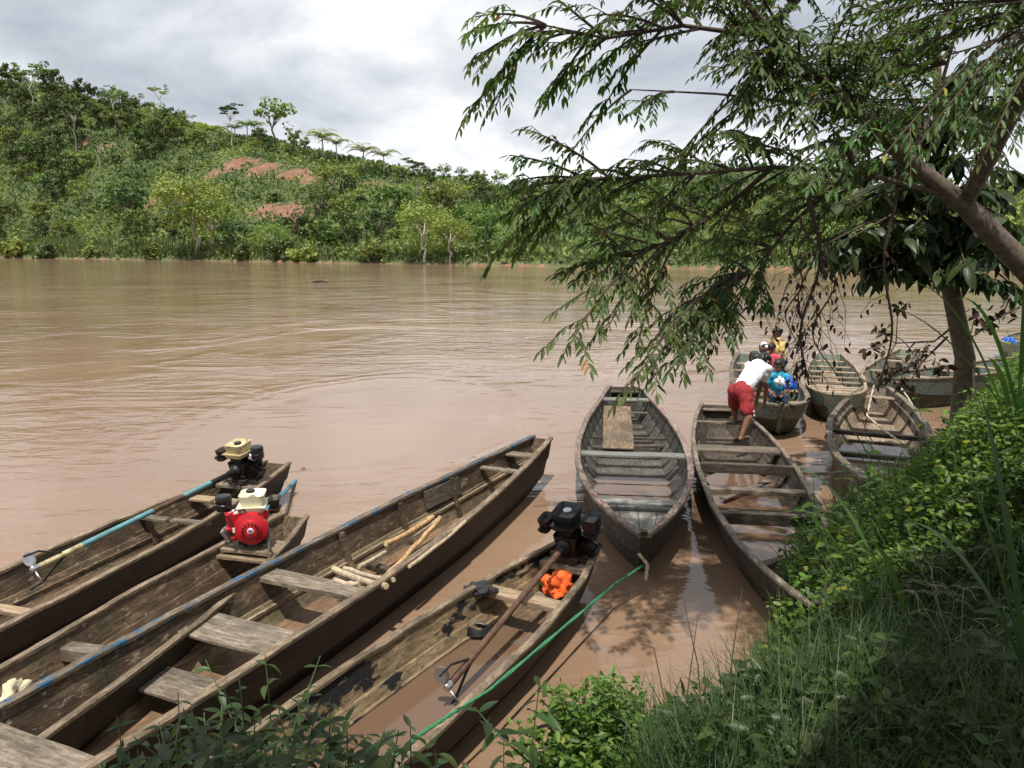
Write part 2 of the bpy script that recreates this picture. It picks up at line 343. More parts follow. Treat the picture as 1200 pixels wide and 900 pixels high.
def mat_ground():
    m, t, out = mat_base('bank_earth')
    b = N(t, 'ShaderNodeBsdfPrincipled', inp={'Roughness': .9}); LK(t, b, 0, out, 0)
    tc = N(t, 'ShaderNodeTexCoord')
    n = N(t, 'ShaderNodeTexNoise', inp={'Scale': 1.6, 'Detail': 9.0, 'Roughness': .65}); LK(t, tc, 'Object', n, 'Vector')
    rp = ramp(t, [(.3, (.055, .042, .026)), (.5, (.11, .078, .048)), (.7, (.19, .13, .085))]); LK(t, n, 0, rp, 0); LK(t, rp, 0, b, 'Base Color')
    bp = N(t, 'ShaderNodeBump', inp={'Strength': .6, 'Distance': .05}); LK(t, n, 0, bp, 'Height'); LK(t, bp, 0, b, 'Normal')
    m, t, out = mat_base('hill_earth')
    b = N(t, 'ShaderNodeBsdfPrincipled', inp={'Roughness': .95}); LK(t, b, 0, out, 0)
    tc = N(t, 'ShaderNodeTexCoord'); at = N(t, 'ShaderNodeAttribute', attribute_name='soil')
    n = N(t, 'ShaderNodeTexNoise', inp={'Scale': .12, 'Detail': 10.0, 'Roughness': .7}); LK(t, tc, 'Object', n, 'Vector')
    gr = ramp(t, [(.3, (.040, .060, .020)), (.55, (.085, .115, .038)), (.75, (.16, .17, .06))]); LK(t, n, 0, gr, 0)
    mp = N(t, 'ShaderNodeMapping', inp={'Scale': (1.0, 1.0, .12)}); LK(t, tc, 'Object', mp, 0)
    n2 = N(t, 'ShaderNodeTexNoise', inp={'Scale': .55, 'Detail': 8.0, 'Roughness': .7}); LK(t, mp, 0, n2, 'Vector')
    rd = ramp(t, [(.3, (.11, .06, .036)), (.55, (.23, .118, .072)), (.75, (.33, .21, .13))]); LK(t, n2, 0, rd, 0)
    sm = N(t, 'ShaderNodeMath', operation='ADD'); LK(t, at, 'Fac', sm, 0)
    nn = N(t, 'ShaderNodeMath', operation='MULTIPLY_ADD', inp={1: 2.6, 2: -1.3}); LK(t, n2, 0, nn, 0); LK(t, nn, 0, sm, 1)
    mk = ramp(t, [(.42, (0, 0, 0)), (.56, (1, 1, 1))]); LK(t, sm, 0, mk, 0)
    mx = N(t, 'ShaderNodeMix', data_type='RGBA'); LK(t, mk, 0, mx, 0); LK(t, gr, 0, mx, 6); LK(t, rd, 0, mx, 7); LK(t, mx, 2, b, 'Base Color')
    bp = N(t, 'ShaderNodeBump', inp={'Strength': .8, 'Distance': .6}); LK(t, n2, 0, bp, 'Height'); LK(t, bp, 0, b, 'Normal')
mat_ground()

# ------------------------------------------------------------------ leaf and blade geometry (numpy)
def nrm(a): return a / np.maximum(np.linalg.norm(a, axis=-1, keepdims=True), 1e-9)
def leaf_arrays(Pb, D, U, L, W, fold=.25):
    """pointed leaves: base points, directions, rough up vectors, lengths, widths -> verts (n,6,3)"""
    D = nrm(D); S = nrm(np.cross(D, U)); Un = np.cross(S, D)
    L = np.asarray(L)[:, None]; W = np.asarray(W)[:, None]
    B = Pb; T = Pb + D * L
    v = np.stack([B, B + D * L * .30 + S * W * .5 + Un * W * fold, B + D * L * .68 + S * W * .40 + Un * W * fold * .8, T,
                  B + D * L * .68 - S * W * .40 + Un * W * fold * .8, B + D * L * .30 - S * W * .5 + Un * W * fold], 1)
    return v
def leaf_quads(n):
    b = np.arange(n)[:, None, None] * 6
    return (b + np.array([[0, 1, 2, 3], [0, 3, 4, 5]])[None]).reshape(-1, 4)
def leaves_mesh(name, Pb, D, U, L, W, tint, fold=.25):
    v = leaf_arrays(Pb, D, U, L, W, fold)
    return quad_mesh(name, v.reshape(-1, 3), leaf_quads(len(v)), np.repeat(tint, 6))
def smooth_leaves(name, Pb, D, U, L, W, tint, fold=.15, droop=.18, k=7):
    """larger leaves: curved midrib, rounded outline, k stations of three points"""
    D = nrm(np.asarray(D, float)); S = nrm(np.cross(D, U)); Un = np.cross(S, D); n = len(D)
    t = np.linspace(0, 1, k); pr = np.sin(np.pi * t ** .8) ** .85; pr[0] = .03; pr[-1] = .01
    L = np.asarray(L)[:, None, None]; W = np.asarray(W)[:, None, None]; tt = t[None, :, None]; pp = pr[None, :, None]; dr = (np.asarray(droop) * np.ones(n))[:, None, None]
    c = np.asarray(Pb, float)[:, None] + D[:, None] * L * tt - Un[:, None] * L * dr * tt ** 2
    e = S[:, None] * W * .5 * pp; up = Un[:, None] * W * fold * pp
    v = np.stack([c + e + up, c, c - e + up], 2).reshape(-1, 3)
    q = np.array([x for i in range(k - 1) for x in ([3 * i, 3 * i + 1, 3 * i + 4, 3 * i + 3], [3 * i + 1, 3 * i + 2, 3 * i + 5, 3 * i + 4])])
    me = quad_mesh(name, v, (np.arange(n)[:, None, None] * 3 * k + q[None]).reshape(-1, 4), np.repeat(tint, 3 * k))
    me.polygons.foreach_set('use_smooth', [True] * len(me.polygons)); return me
def blades_arrays(Pb, A, Hh, Wd, bend, seg=4):
    """grass blades rising from Pb, leaning along unit xy A"""
    n = len(Pb); t = np.linspace(0, 1, seg + 1)
    A3 = np.concatenate([A, np.zeros((n, 1))], 1); S = np.stack([-A[:, 1], A[:, 0], np.zeros(n)], 1)
    Hh = Hh[:, None, None]; Wd = Wd[:, None, None]; bd = bend[:, None, None]; tt = t[None, :, None]
    ang = bd * tt
    # arc: up first, bending outward and down
    cx = (1 - np.cos(ang)) / np.maximum(bd, 1e-3); cz = np.sin(ang) / np.maximum(bd, 1e-3)
    c = Pb[:, None, :] + A3[:, None, :] * cx * Hh + np.array([0, 0, 1.0])[None, None] * cz * Hh
    wd = Wd * (1 - tt ** 1.6 * .93) * .5 * np.where(tt < .05, .6, 1)
    v = np.stack([c + S[:, None] * wd, c - S[:, None] * wd], 2)
    return v.reshape(n, -1, 3)
def blade_quads(n, seg=4):
    k = (seg + 1) * 2
    q = np.array([[2 * i, 2 * i + 1, 2 * i + 3, 2 * i + 2] for i in range(seg)])
    return (np.arange(n)[:, None, None] * k + q[None]).reshape(-1, 4)
def rand_dirs(n, r=rng): return nrm(r.normal(size=(n, 3)))

# ------------------------------------------------------------------ the river
riv = MB().add([(-3000, -200, 0), (3000, -200, 0), (3000, 2600, 0), (-3000, 2600, 0)], [(0, 1, 2, 3)]).obj('river', MAT['river_water'])
tag(riv, 'muddy brown river with rippled, sky reflecting surface', 'river', kind='structure')

# ------------------------------------------------------------------ near bank
WL = np.array([(-60, -22), (-15, -1.5), (-6, .9), (-3.6, 1.7), (-1.9, 2.75), (-.5, 3.9), (.3, 4.25), (1.0, 4.7), (1.6, 5.15), (2.02, 5.85), (2.5, 7.1),
               (3.2, 8.2), (4.55, 9.35), (5.95, 10.95), (8.0, 13.6), (11, 16.2), (15, 20.5), (26, 28), (70, 44), (400, 120)], float)
def shore_dist(X, Y):
    """signed distance to the waterline, positive on land (camera side)"""
    p = np.stack([X, Y], -1); best = np.full(X.shape, 1e9); sg = np.zeros(X.shape)
    for a, b in zip(WL[:-1], WL[1:]):
        ab = b - a; t = np.clip(((p - a) @ ab) / (ab @ ab), 0, 1); q = a + t[..., None] * ab
        d = np.linalg.norm(p - q, axis=-1); cr = ab[0] * (p[..., 1] - a[1]) - ab[1] * (p[..., 0] - a[0])
        up = d < best; best = np.where(up, d, best); sg = np.where(up, np.where(cr < 0, 1, -1), sg)
    return best * sg
def wob(X, Y, s, seed=0):
    return (np.sin(X * s + 1.3 + seed) * np.cos(Y * s * 1.17 + .7 + seed * 2) + .6 * np.sin(X * s * 2.3 - Y * s * 1.9 + seed) + .35 * np.cos(X * s * 4.1 + Y * s * 4.7 + seed * 3)) / 1.95
def bank_h(X, Y):
    X = np.asarray(X, float); Y = np.asarray(Y, float); d = shore_dist(X, Y)
    land = .10 * np.minimum(d, .5) / .5 + 1.55 * (1 - np.exp(-np.maximum(d - .35, 0) / 1.7)) + .35 * np.clip((d - 4) / 8, 0, 1) + .12 * wob(X, Y, 1.1) * np.clip(d / 1.5, 0, 1) + .85 * np.clip((X - 2.6) / 3.0, 0, 1) * np.clip((d - .3) / 1.5, 0, 1)
    return np.where(d > 0, land, np.maximum(d * .35, -1.2) - .01)
def grid_mesh(name, xs, ys, hf):
    X, Y = np.meshgrid(xs, ys); Z = hf(X, Y); n, m = X.shape
    i = np.arange(n * m).reshape(n, m)
    Q = np.stack([i[:-1, :-1], i[:-1, 1:], i[1:, 1:], i[1:, :-1]], -1).reshape(-1, 4)
    return quad_mesh(name, np.stack([X, Y, Z], -1).reshape(-1, 3), Q)
xs = np.concatenate([np.linspace(-60, -8, 16)[:-1], np.linspace(-8, 12, 110), np.linspace(12, 90, 24)[1:]])
ys = np.concatenate([np.linspace(-70, -4, 14)[:-1], np.linspace(-4, 19, 120), np.linspace(19, 60, 20)[1:]])
bank = mesh_obj('ground', grid_mesh('ground', xs, ys, bank_h), MAT['bank_earth'], smooth=True)
tag(bank, 'sloping earth of the overgrown river bank', 'bank', kind='structure')

# ------------------------------------------------------------------ far bank and hills
def far_line(X): return np.interp(X, [-600, -280, -135, 6.5, 52, 110, 300, 800], [520, 305, 214, 124.7, 99.7, 88, 80, 80])
RX = [-600, -300, -185, -150, -106, -76, -47, -10, 10, 40, 80, 150, 400, 800]
RH = [90, 84, 64, 54, 41, 34, 26, 18, 14.5, 13, 13, 15, 20, 30]
def far_h(X, Y):
    X = np.asarray(X, float); Y = np.asarray(Y, float); t = Y - far_line(X)
    A = np.interp(X, RX, RH) - 1.2
    u = np.clip((t - 2) / 78, 0, 1); prof = u * u * (3 - 2 * u)
    prof = .45 * u + .55 * prof
    z = np.where(t < 0, np.maximum(t * .3, -1.0), 0) + np.clip(t / 1.6, 0, 1) * 1.2 + A * prof
    z = z + np.clip(t / 40, 0, 1) * (1.6 * wob(X, Y, .055) + .7 * wob(X, Y, .16, 2))
    z = z - np.clip((t - 85) / 160, 0, 1) * A * .35
    z = z + 42 * np.exp(-((X - 185) / 140) ** 2 - ((Y - 640) / 130) ** 2) + 20 * np.exp(-((X - 40) / 150) ** 2 - ((Y - 560) / 120) ** 2) + 40 * np.exp(-((X - 520) / 220) ** 2 - ((Y - 760) / 160) ** 2)
    return z
def march(px, py, tmax=420):
    r = ray(px, py); r = r / r.y
    Ys = np.arange(85, tmax, .5); X = r.x * Ys; Z = H + r.z * Ys; hh = far_h(X, Ys)
    hit = np.nonzero(Z < hh)[0]
    if len(hit): i = hit[0]
    else:
        lim = Ys < far_line(X) + 110; i = int(np.argmax(np.where(lim, (hh - H) / Ys, -9)))
    return X[i], Ys[i], hh[i]
SOIL = []
for px, py, rx, ry in [(285, 192, 16, 4.5), (312, 196, 15, 4.5), (345, 203, 14, 5), (365, 210, 8, 4), (335, 250, 16, 7), (310, 247, 9, 5), (352, 256, 10, 5), (440, 216, 10, 3.5), (460, 220, 9, 3.5), (482, 222, 9, 3.5), (100, 166, 6, 2.6), (125, 172, 7, 2.2),
                       (215, 225, 6, 3), (178, 240, 5, 4), (640, 268, 9, 3), (570, 285, 6, 3), (250, 205, 6, 3), (395, 268, 5, 3)]:
    x, y, z = march(px, py); SOIL.append((x, y, rx * y / F * 1.5, ry * y / F * 3.3))
def soil_at(X, Y):
    s = np.zeros(np.shape(X))
    for x, y, a, b in SOIL: s = np.maximum(s, 1.25 * np.exp(-(((X - x) / a) ** 2 + ((Y - y) / b) ** 2) * .9))
    s = np.maximum(s, np.clip(.75 - (Y - far_line(X)), 0, .55))
    return s
tx = np.concatenate([np.linspace(-700, -230, 20)[:-1], np.linspace(-230, 120, 260), np.linspace(120, 900, 40)[1:]])
tt = np.concatenate([np.linspace(-14, 0, 4)[:-1], np.linspace(0, 95, 90), np.linspace(95, 420, 40)[1:], np.linspace(420, 1500, 30)[1:]])
Xg, Tg = np.meshgrid(tx, tt); Yg = far_line(Xg) + Tg; Zg = far_h(Xg, Yg)
n, m = Xg.shape; ii = np.arange(n * m).reshape(n, m)
me = quad_mesh('hillside', np.stack([Xg, Yg, Zg], -1).reshape(-1, 3), np.stack([ii[:-1, :-1], ii[:-1, 1:], ii[1:, 1:], ii[1:, :-1]], -1).reshape(-1, 4))
a = me.attributes.new('soil', 'FLOAT', 'POINT'); a.data.foreach_set('value', soil_at(Xg, Yg).ravel().astype(np.float32))
hill = mesh_obj('hillside', me, MAT['hill_earth'], smooth=True)
tag(hill, 'green hillside across the river with bare red earth slips', 'hill', kind='structure')

# ------------------------------------------------------------------ boats
class Boat:
    """planked boat; local x runs from end A to end B, y to the port side, z up from the waterline"""
    def __init__(s, name, label, A, B, prof, g=.42, gA=.06, gB=.06, draft=.10, rakeA=.2, rakeB=.2, chine=.60, floor=.03, ovA=.12, ovB=.12, group='wooden boats moored along the bank'):
        A = Vector((*A, 0)); B = Vector((*B, 0)); d = B - A
        s.L = d.length; s.root = empty(name, A, math.atan2(d.y, d.x)); tag(s.root, label, 'boat', group)
        s.A = A; s.u = d.normalized(); s.v = Vector((-s.u.y, s.u.x, 0))
        S = np.linspace(0, 1, 61); ps = np.interp(S, [p[0] for p in prof], [p[1] for p in prof])
        k = np.array([1, 2, 3, 4, 3, 2, 1.]); k /= k.sum()
        e = np.concatenate([2 * ps[0] - ps[3:0:-1], ps, 2 * ps[-1] - ps[-2:-5:-1]]); s.S = S; s.W = np.convolve(e, k, 'valid')
        s.ovA, s.ovB = ovA, ovB; s.g0, s.gA, s.gB, s.dr, s.rA, s.rB, s.ch, s.fl = g, gA, gB, draft, rakeA, rakeB, chine, floor
    def w(s, t): return float(np.interp(t, s.S, s.W))
    def g(s, t): q = 2 * t - 1; return s.g0 + (s.gB if q > 0 else s.gA) * abs(q) ** 2.4
    def zb(s, t): q = 2 * t - 1; return -s.dr + (s.rB if q > 0 else s.rA) * max(0, abs(q) - .35) ** 2 / .4225
    def sec(s, t):
        w, g, b = s.w(t), s.g(t), s.zb(t)
        return [(w, g), (w * .87, b + (g - b) * .52), (w * s.ch, b)]
    def xs(s, t, z):
        """station position along the boat; the ends lean outwards"""
        g, b = s.g(t), s.zb(t); k = min(max((g - z) / max(g - b, 1e-3), 0), 1.1)
        return t * s.L + s.ovA * max(0, 1 - t / .22) ** 1.5 * k - s.ovB * max(0, 1 - (1 - t) / .22) ** 1.5 * k
    def inw(s, t, z):
        (a, az), (b, bz), (c, cz) = s.sec(t)
        if z >= bz: f = (z - bz) / max(az - bz, 1e-4); return b + (a - b) * min(f, 1.2) - .03
        f = (z - cz) / max(bz - cz, 1e-4); return max(c + (b - c) * max(f, 0) - .03, .01)
    def fz(s, t): return max(s.fl, s.zb(t) + .025)
    def loc(s, p): d = Vector(p) - s.A; return d.dot(s.u), d.dot(s.v)
    def s_at(s, px, py, z): return s.loc(onz(px, py, z))[0] / s.L
    def hull(s, mside, mlow, mrail, mfloor, mend=None, rail=(.055, .03), railm2=None, n=30, split=(1, 1), pointA=False, pointB=False, mout=None):
        T = np.linspace(0, 1, n); th = .026; wv = [random.uniform(-.006, .006) for _ in T]
        for sg in (1, -1):
            for lay in (0, 1):
                nseg = split[lay]; mt = (mside, mlow)[lay]
                cuts = [int(round(q)) for q in np.linspace(0, n - 1, nseg + 1)]
                for c0, c1 in zip(cuts[:-1], cuts[1:]):
                    rings = []
                    for i in range(c0, c1 + 1):
                        t = T[i]; xo = .006 if (nseg > 1 and i == c0 and c0 > 0) else 0.0
                        (y0, z0), (y1, z1) = s.sec(t)[lay:lay + 2]
                        o = .012 if lay == 0 else 0.0
                        if lay == 0: z1 -= .02
                        else: z0 += .015
                        z0 += wv[i] if lay == 0 else 0
                        xa, xb = s.xs(t, z0) + xo, s.xs(t, z1) + xo
                        rings.append([(xa, sg * (y0 + o), z0), (xa, sg * max(y0 + o - th, .002), z0), (xb, sg * max(y1 + o - th, .002), z1), (xb, sg * (y1 + o), z1)])
                    if sg < 0: rings = [r[::-1] for r in rings]
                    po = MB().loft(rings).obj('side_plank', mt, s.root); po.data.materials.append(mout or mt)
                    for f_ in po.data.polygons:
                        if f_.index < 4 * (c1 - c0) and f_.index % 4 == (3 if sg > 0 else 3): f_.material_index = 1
            # rail on top of the upper strake
            rw, rh = rail; rings = []
            for i, t in enumerate(T):
                y, z = s.w(t), s.g(t) + wv[i] + .001; x = t * s.L; j = random.uniform(-.004, .004)
                yi = max(y - rw * .55 + j, .004); yo = y + rw * .45 + j * .5
                rings.append([(x, sg * yo, z), (x, sg * yo, z + rh * .8), (x, sg * (yo - .008), z + rh), (x, sg * (yi + .006), z + rh), (x, sg * yi, z + rh * .8), (x, sg * yi, z)])
            if sg < 0: rings = [r[::-1] for r in rings]
            MB().loft(rings).obj('gunwale', railm2 if (sg > 0 and railm2) else mrail, s.root)
        # bottom boards: three runs
        for a, b in ((-1, -.34), (-.33, .33), (.34, 1)):
            rings = []
            for t in np.linspace(.015, .985, 22):
                z = s.fz(t); hw = s.inw(t, z) + .012; x = s.xs(t, z)
                rings.append([(x, a * hw, z), (x, a * hw, z - .022), (x, b * hw, z - .022), (x, b * hw, z)])
            MB().loft(rings).obj('bottom_plank', mfloor, s.root)
        for t, pt in ((0.0, pointA), (1.0, pointB)):
            x = t * s.L; q = .022 if t == 0 else -.022
            if pt:
                z0, z1 = s.zb(t) - .03, s.g(t) + .07; o = -.02 if t == 0 else .02
                MB().loft([[(s.xs(t, z) + o - .03, -.03, z), (s.xs(t, z) + o + .03, -.03, z), (s.xs(t, z) + o + .03, .03, z), (s.xs(t, z) + o - .03, .03, z)] for z in (z0, (z0 + z1) / 2, z1)]).obj('stem_post', mend or mside, s.root)
                continue
            pts = s.sec(t); pl = [(y, z) for y, z in pts] + [(-y, z) for y, z in pts[::-1]]
            pl = [(y * .97, min(z, s.g(t) - .004)) for y, z in pl]
            MB().loft([[(s.xs(t, z) + q * .1, y, z) for y, z in pl], [(s.xs(t, z) + q * 1.3, y, z) for y, z in pl]]).obj('transom', mend or mside, s.root)
        return s
    def thwart(s, t, z, wd=.2, th=.035, mat=None, name='thwart', skew=0.0, over=.01, dz=0.0):
        hw = s.inw(t, z) + over; x = t * s.L
        M = Matrix.Rotation(math.pi / 2 + skew, 3, 'Z') @ Matrix.Rotation(dz, 3, 'Y')
        o = MB().plank((0, 0, 0), (2 * hw / max(.3, math.cos(skew)), wd, th), None, .006, .006).obj(name, mat, s.root)
        o.matrix_local = Matrix.Translation((x, 0, z)) @ M.to_4x4()
        return s
    def rib(s, t, mat, th=.035, wd=.04, full=True):
        x = t * s.L; g = s.g(t) - .02; (a, az), (b, bz), (c, cz) = s.sec(t)
        f = s.fz(t); hf = s.inw(t, f)
        half = [(a - .016, g), (b - .016, bz), (hf + .008, f + .012), (hf * .55, f + .006)]
        inn = [(a - .016 - th * .8, g), (b - .016 - th * .9, bz - .004), (hf - .02, f + .012 + th * .9), (hf * .55, f + th)]
        if full: half.append((0, f + .006)); inn.append((0, f + th))
        mb = MB()
        for sg in (1, -1):
            rings = [[(x - wd / 2, sg * o[0], o[1]), (x + wd / 2, sg * o[0], o[1]), (x + wd / 2, sg * i[0], i[1]), (x - wd / 2, sg * i[0], i[1])] for o, i in zip(half, inn)]
            if sg < 0: rings = [r[::-1] for r in rings]
            mb.loft(rings)
        mb.obj('rib', mat, s.root)
        return s
    def puddle(s, t0, t1, z, mat='bilge_water'):
        T = np.linspace(t0, t1, 16); l = []; r = []
        for i, t in enumerate(T):
            k = 1 if 0 < i < len(T) - 1 else .6
            hw = (s.inw(t, z) + .012) * k; l.append((t * s.L, hw, z)); r.append((t * s.L, -hw, z))
        n = len(T); MB().add(l + r, [(i, n + i, n + i + 1, i + 1) for i in range(n - 1)]).obj('bilge_water', MAT[mat], s.root)
        return s
    def deck(s, t0, t1, z, mat, nb=3, name='deck_plank'):
        """lengthwise boards between two stations"""
        for k in range(nb):
            a, b = -1 + 2 * k / nb, -1 + 2 * (k + 1) / nb; rings = []
            for t in np.linspace(t0, t1, 6):
                hw = s.inw(t, z) - .004; x = t * s.L
                rings.append([(x, a * hw + .004, z), (x, a * hw + .004, z - .02), (x, b * hw - .004, z - .02), (x, b * hw - .004, z)])
            MB().loft(rings).obj(name, mat, s.root)
        return s
    def stringer(s, t0, t1, f, mat, name='stringer'):
        """ledge running along the inside of both sides, f = fraction of the side height"""
        for sg in (1, -1):
            rings = []
            for t in np.linspace(t0, t1, 16):
                b, g = s.zb(t), s.g(t); z = b + (g - b) * f; y = s.inw(t, z); x = t * s.L
                rings.append([(x, sg * (y + .01), z), (x, sg * (y - .03), z), (x, sg * (y - .03), z - .03), (x, sg * (y + .01), z - .03)])
            if sg < 0: rings = [r[::-1] for r in rings]
            MB().loft(rings).obj(name, mat, s.root)
        return s
    def world(s, t, y, z): return s.A + s.u * (t * s.L) + s.v * y + Vector((0, 0, z))
    def knee(s, t, mat, sg):
        """short upright timber on the inside of a side"""
        x = t * s.L; b, g = s.zb(t), s.g(t); z0 = s.fz(t) + .01; z1 = g - .01
        rings = []
        for z in (z0, (z0 + z1) / 2, z1):
            y = s.inw(t, z) + .004; rings.append([(x - .035, sg * y, z), (x + .035, sg * y, z), (x + .035, sg * (y - .03), z), (x - .035, sg * (y - .03), z)])
        if sg < 0: rings = [r[::-1] for r in rings]
        MB().loft(rings).obj('knee_timber', mat, s.root); return s

M_ = MAT
wood('wood_board_brown', (.14, .098, .062), (.26, .19, .125), dark_amt=.55)
wood('wood_wet_shaded', (.013, .010, .008), (.034, .026, .019), dark_amt=.5, scuff_at=.72, scuff=(.2, .16, .12), rough=.6)  # canoe outsides: dark wet wood, with the hull's shading put into the colour
CAN = 'narrow wooden canoes drawn up with their engines'
# canoe 1: outermost canoe, cream-tank engine
b1 = Boat('canoe', 'brown dugout style canoe farthest out on open water, carrying a cream tank engine', (-4.95, 2.7), (-2.93, 9.75), [(0, .22), (.15, .36), (.4, .46), (.65, .46), (.85, .36), (1, .17)], g=.36, gB=.06, group=CAN)
b1.hull(M_['wood_bark_brown'], M_['wood_bark_brown'], M_['wood_rail'], M_['wood_floor'], mout=M_['wood_wet_shaded'], split=(2, 2)).stringer(.05, .93, .45, M_['wood_bark_brown'])
b1.thwart(b1.s_at(222, 611, .34), .33, .09, .035, M_['wood_seat'], over=.05); b1.thwart(b1.s_at(15, 716, .30), .30, .10, .04, M_['wood_seat_pale'])
b1.thwart(.90, .36, .3, .04, M_['wood_seat'], name='engine_mount'); b1.thwart(b1.s_at(262, 585, .33), .31, .16, .03, M_['wood_seat_pale'])
for sg in (1, -1): b1.knee(.74, M_['wood_bark_brown'], sg); b1.knee(.45, M_['wood_bark_brown'], sg)
# canoe 2: red engine
b2 = Boat('canoe', 'brown canoe with a red engine on its end, wedged between two longer canoes', (-3.75, 1.55), (-2.17, 7.72), [(0, .22), (.15, .36), (.45, .45), (.7, .42), (.88, .30), (1, .13)], g=.36, gB=.07, group=CAN)
b2.hull(M_['wood_bark_brown'], M_['wood_floor'], M_['wood_rail'], M_['wood_floor_mud'], mout=M_['wood_wet_shaded'], split=(2, 2)).puddle(.25, .82, .052)
b2.thwart(b2.s_at(262, 647, .34), .32, .17, .035, M_['wood_seat_pale'], over=.03); b2.thwart(b2.s_at(92, 762, .27), .25, .12, .10, M_['wood_seat'])
b2.thwart(.885, .38, .3, .04, M_['wood_rail'], name='engine_mount')
# canoe 3: long one with cut poles
b3 = Boat('canoe', 'long empty looking canoe with a blue edged rail and cut poles lying in it', (-3.55, 1.75), (.40, 10.5), [(0, .25), (.12, .40), (.3, .50), (.5, .53), (.7, .47), (.88, .30), (1, .13)], g=.46, gB=.10, group=CAN)
b3.hull(M_['wood_bark_brown'], M_['wood_strake'], M_['wood_rail'], M_['wood_floor_mud'], mout=M_['wood_wet_shaded'], split=(3, 2), railm2=M_['wood_rail_blue'], n=34, rail=(.07, .03)).stringer(.02, .97, .5, M_['wood_rail'])
for (px, py), z, wd, th, mt in [((380, 688), .40, .21, .045, 'wood_seat'), ((303, 749), .34, .36, .03, 'wood_seat'), ((236, 812), .2, .30, .03, 'wood_seat'), ((590, 551), .44, .10, .035, 'wood_seat'), ((612, 533), .48, .18, .03, 'wood_seat'), ((30, 892), .42, .34, .03, 'wood_seat')]:
    b3.thwart(b3.s_at(px, py, z), z, wd, th, M_[mt], over=.015)
for t in (.60, .70, .80): b3.knee(t, M_['wood_bark_brown'], 1); b3.knee(t, M_['wood_bark_brown'], -1)
# repair board on the inner face of the far side
tq = b3.s_at(545, 577, .4); rings = []
for t in (tq - .035, tq, tq + .035):
    y1, y0 = b3.inw(t, .46), b3.inw(t, .27); rings.append([(t * b3.L, y1 + .004, .46), (t * b3.L, y0 + .004, .27), (t * b3.L, y0 - .022, .27), (t * b3.L, y1 - .022, .46)])
MB().loft(rings).obj('patch_board', M_['wood_old'], b3.root)
for x0, sk in ((.585, .15), (.615, -.2)):
    b3.thwart(x0, .10, .07, .03, M_['wood_old'], name='floor_slat', skew=sk, over=-.03)
# canoe 4: black engine, tarred inside
b4 = Boat('canoe', 'short tan canoe with black tar patches inside and a black engine on its end', (-1.95, 2.45), (.58, 6.88), [(0, .24), (.15, .38), (.42, .47), (.68, .44), (.88, .34), (1, .20)], g=.36, gB=.06, group=CAN)
b4.hull(M_['wood_tarred'], M_['wood_tarred'], M_['wood_rail'], M_['wood_floor'], mout=M_['wood_wet_shaded'], split=(1, 1), rail=(.06, .028), n=28).puddle(.10, .80, .07).stringer(.06, .86, .40, M_['wood_tarred'])
for (px, py), z, wd, th, mt in [((607, 700), .31, .15, .05, 'wood_seat_pale'), ((667, 664), .33, .14, .06, 'wood_seat')]:
    b4.thwart(b4.s_at(px, py, z), z, wd, th, M_[mt], over=.015)
b4.thwart(.985, .37, .09, .05, M_['wood_rail'], name='engine_mount', over=.03)
b4.thwart(b4.s_at(597, 683, .12), .10, .12, .03, M_['wood_seat'], name='floor_slat'); b4.thwart(b4.s_at(628, 672, .12), .10, .08, .03, M_['wood_seat'], name='floor_slat')
# boat 5: grey ribbed boat with red rail
RB = 'ribbed wooden boats moored together'
b5 = Boat('ribbed_boat', 'grey painted ribbed boat with a faded red rail, pointed bow towards the bank', (1.17, 6.80), (2.13, 14.95), [(0, .02), (.06, .23), (.14, .44), (.25, .62), (.35, .70), (.48, .72), (.65, .64), (.85, .44), (1, .29)], g=.45, gA=.10, gB=.03, rakeA=.16, rakeB=.15, ovA=.50, chine=.55, group=RB)
b5.hull(M_['wood_grey'], M_['wood_grey'], M_['wood_rail_red'], M_['wood_grey'], pointA=True, rail=(.075, .035), split=(2, 2), mend=M_['wood_old'], n=36).puddle(.27, .43, .065)
for t in np.arange(.22, .97, .0575): b5.rib(float(t), M_['wood_grey'])
b5.thwart(b5.s_at(733, 531, .44), .42, .20, .035, M_['wood_grey_light']); b5.thwart(b5.s_at(748, 589, .42), .42, .15, .035, M_['wood_grey_light'])
b5.thwart(b5.s_at(733, 467, .46), .44, .22, .035, M_['wood_grey_light']); b5.thwart(.985, .40, .12, .035, M_['wood_old'], name='stern_board')
b5.deck(.075, .215, .335, M_['wood_grey_light'], 4)
ta, tb = b5.s_at(725, 524, .2), b5.s_at(722, 487, .2)
M5 = Matrix.Rotation(R(-4), 3, 'Y')
MB().plank(((ta + tb) / 2 * b5.L, .16, .27), ((tb - ta) * b5.L * 1.05, .46, .02), M5, .004, .004).obj('loose_board', M_['wood_board_brown'], b5.root)
b5.thwart(tb + .01, .24, .05, .03, M_['wood_seat'], name='floor_slat'); b5.thwart(ta + .07, .20, .05, .04, M_['wood_old'], name='floor_slat'); b5.thwart(ta + .025, .16, .12, .04, M_['wood_old'], name='floor_slat', skew=.2)
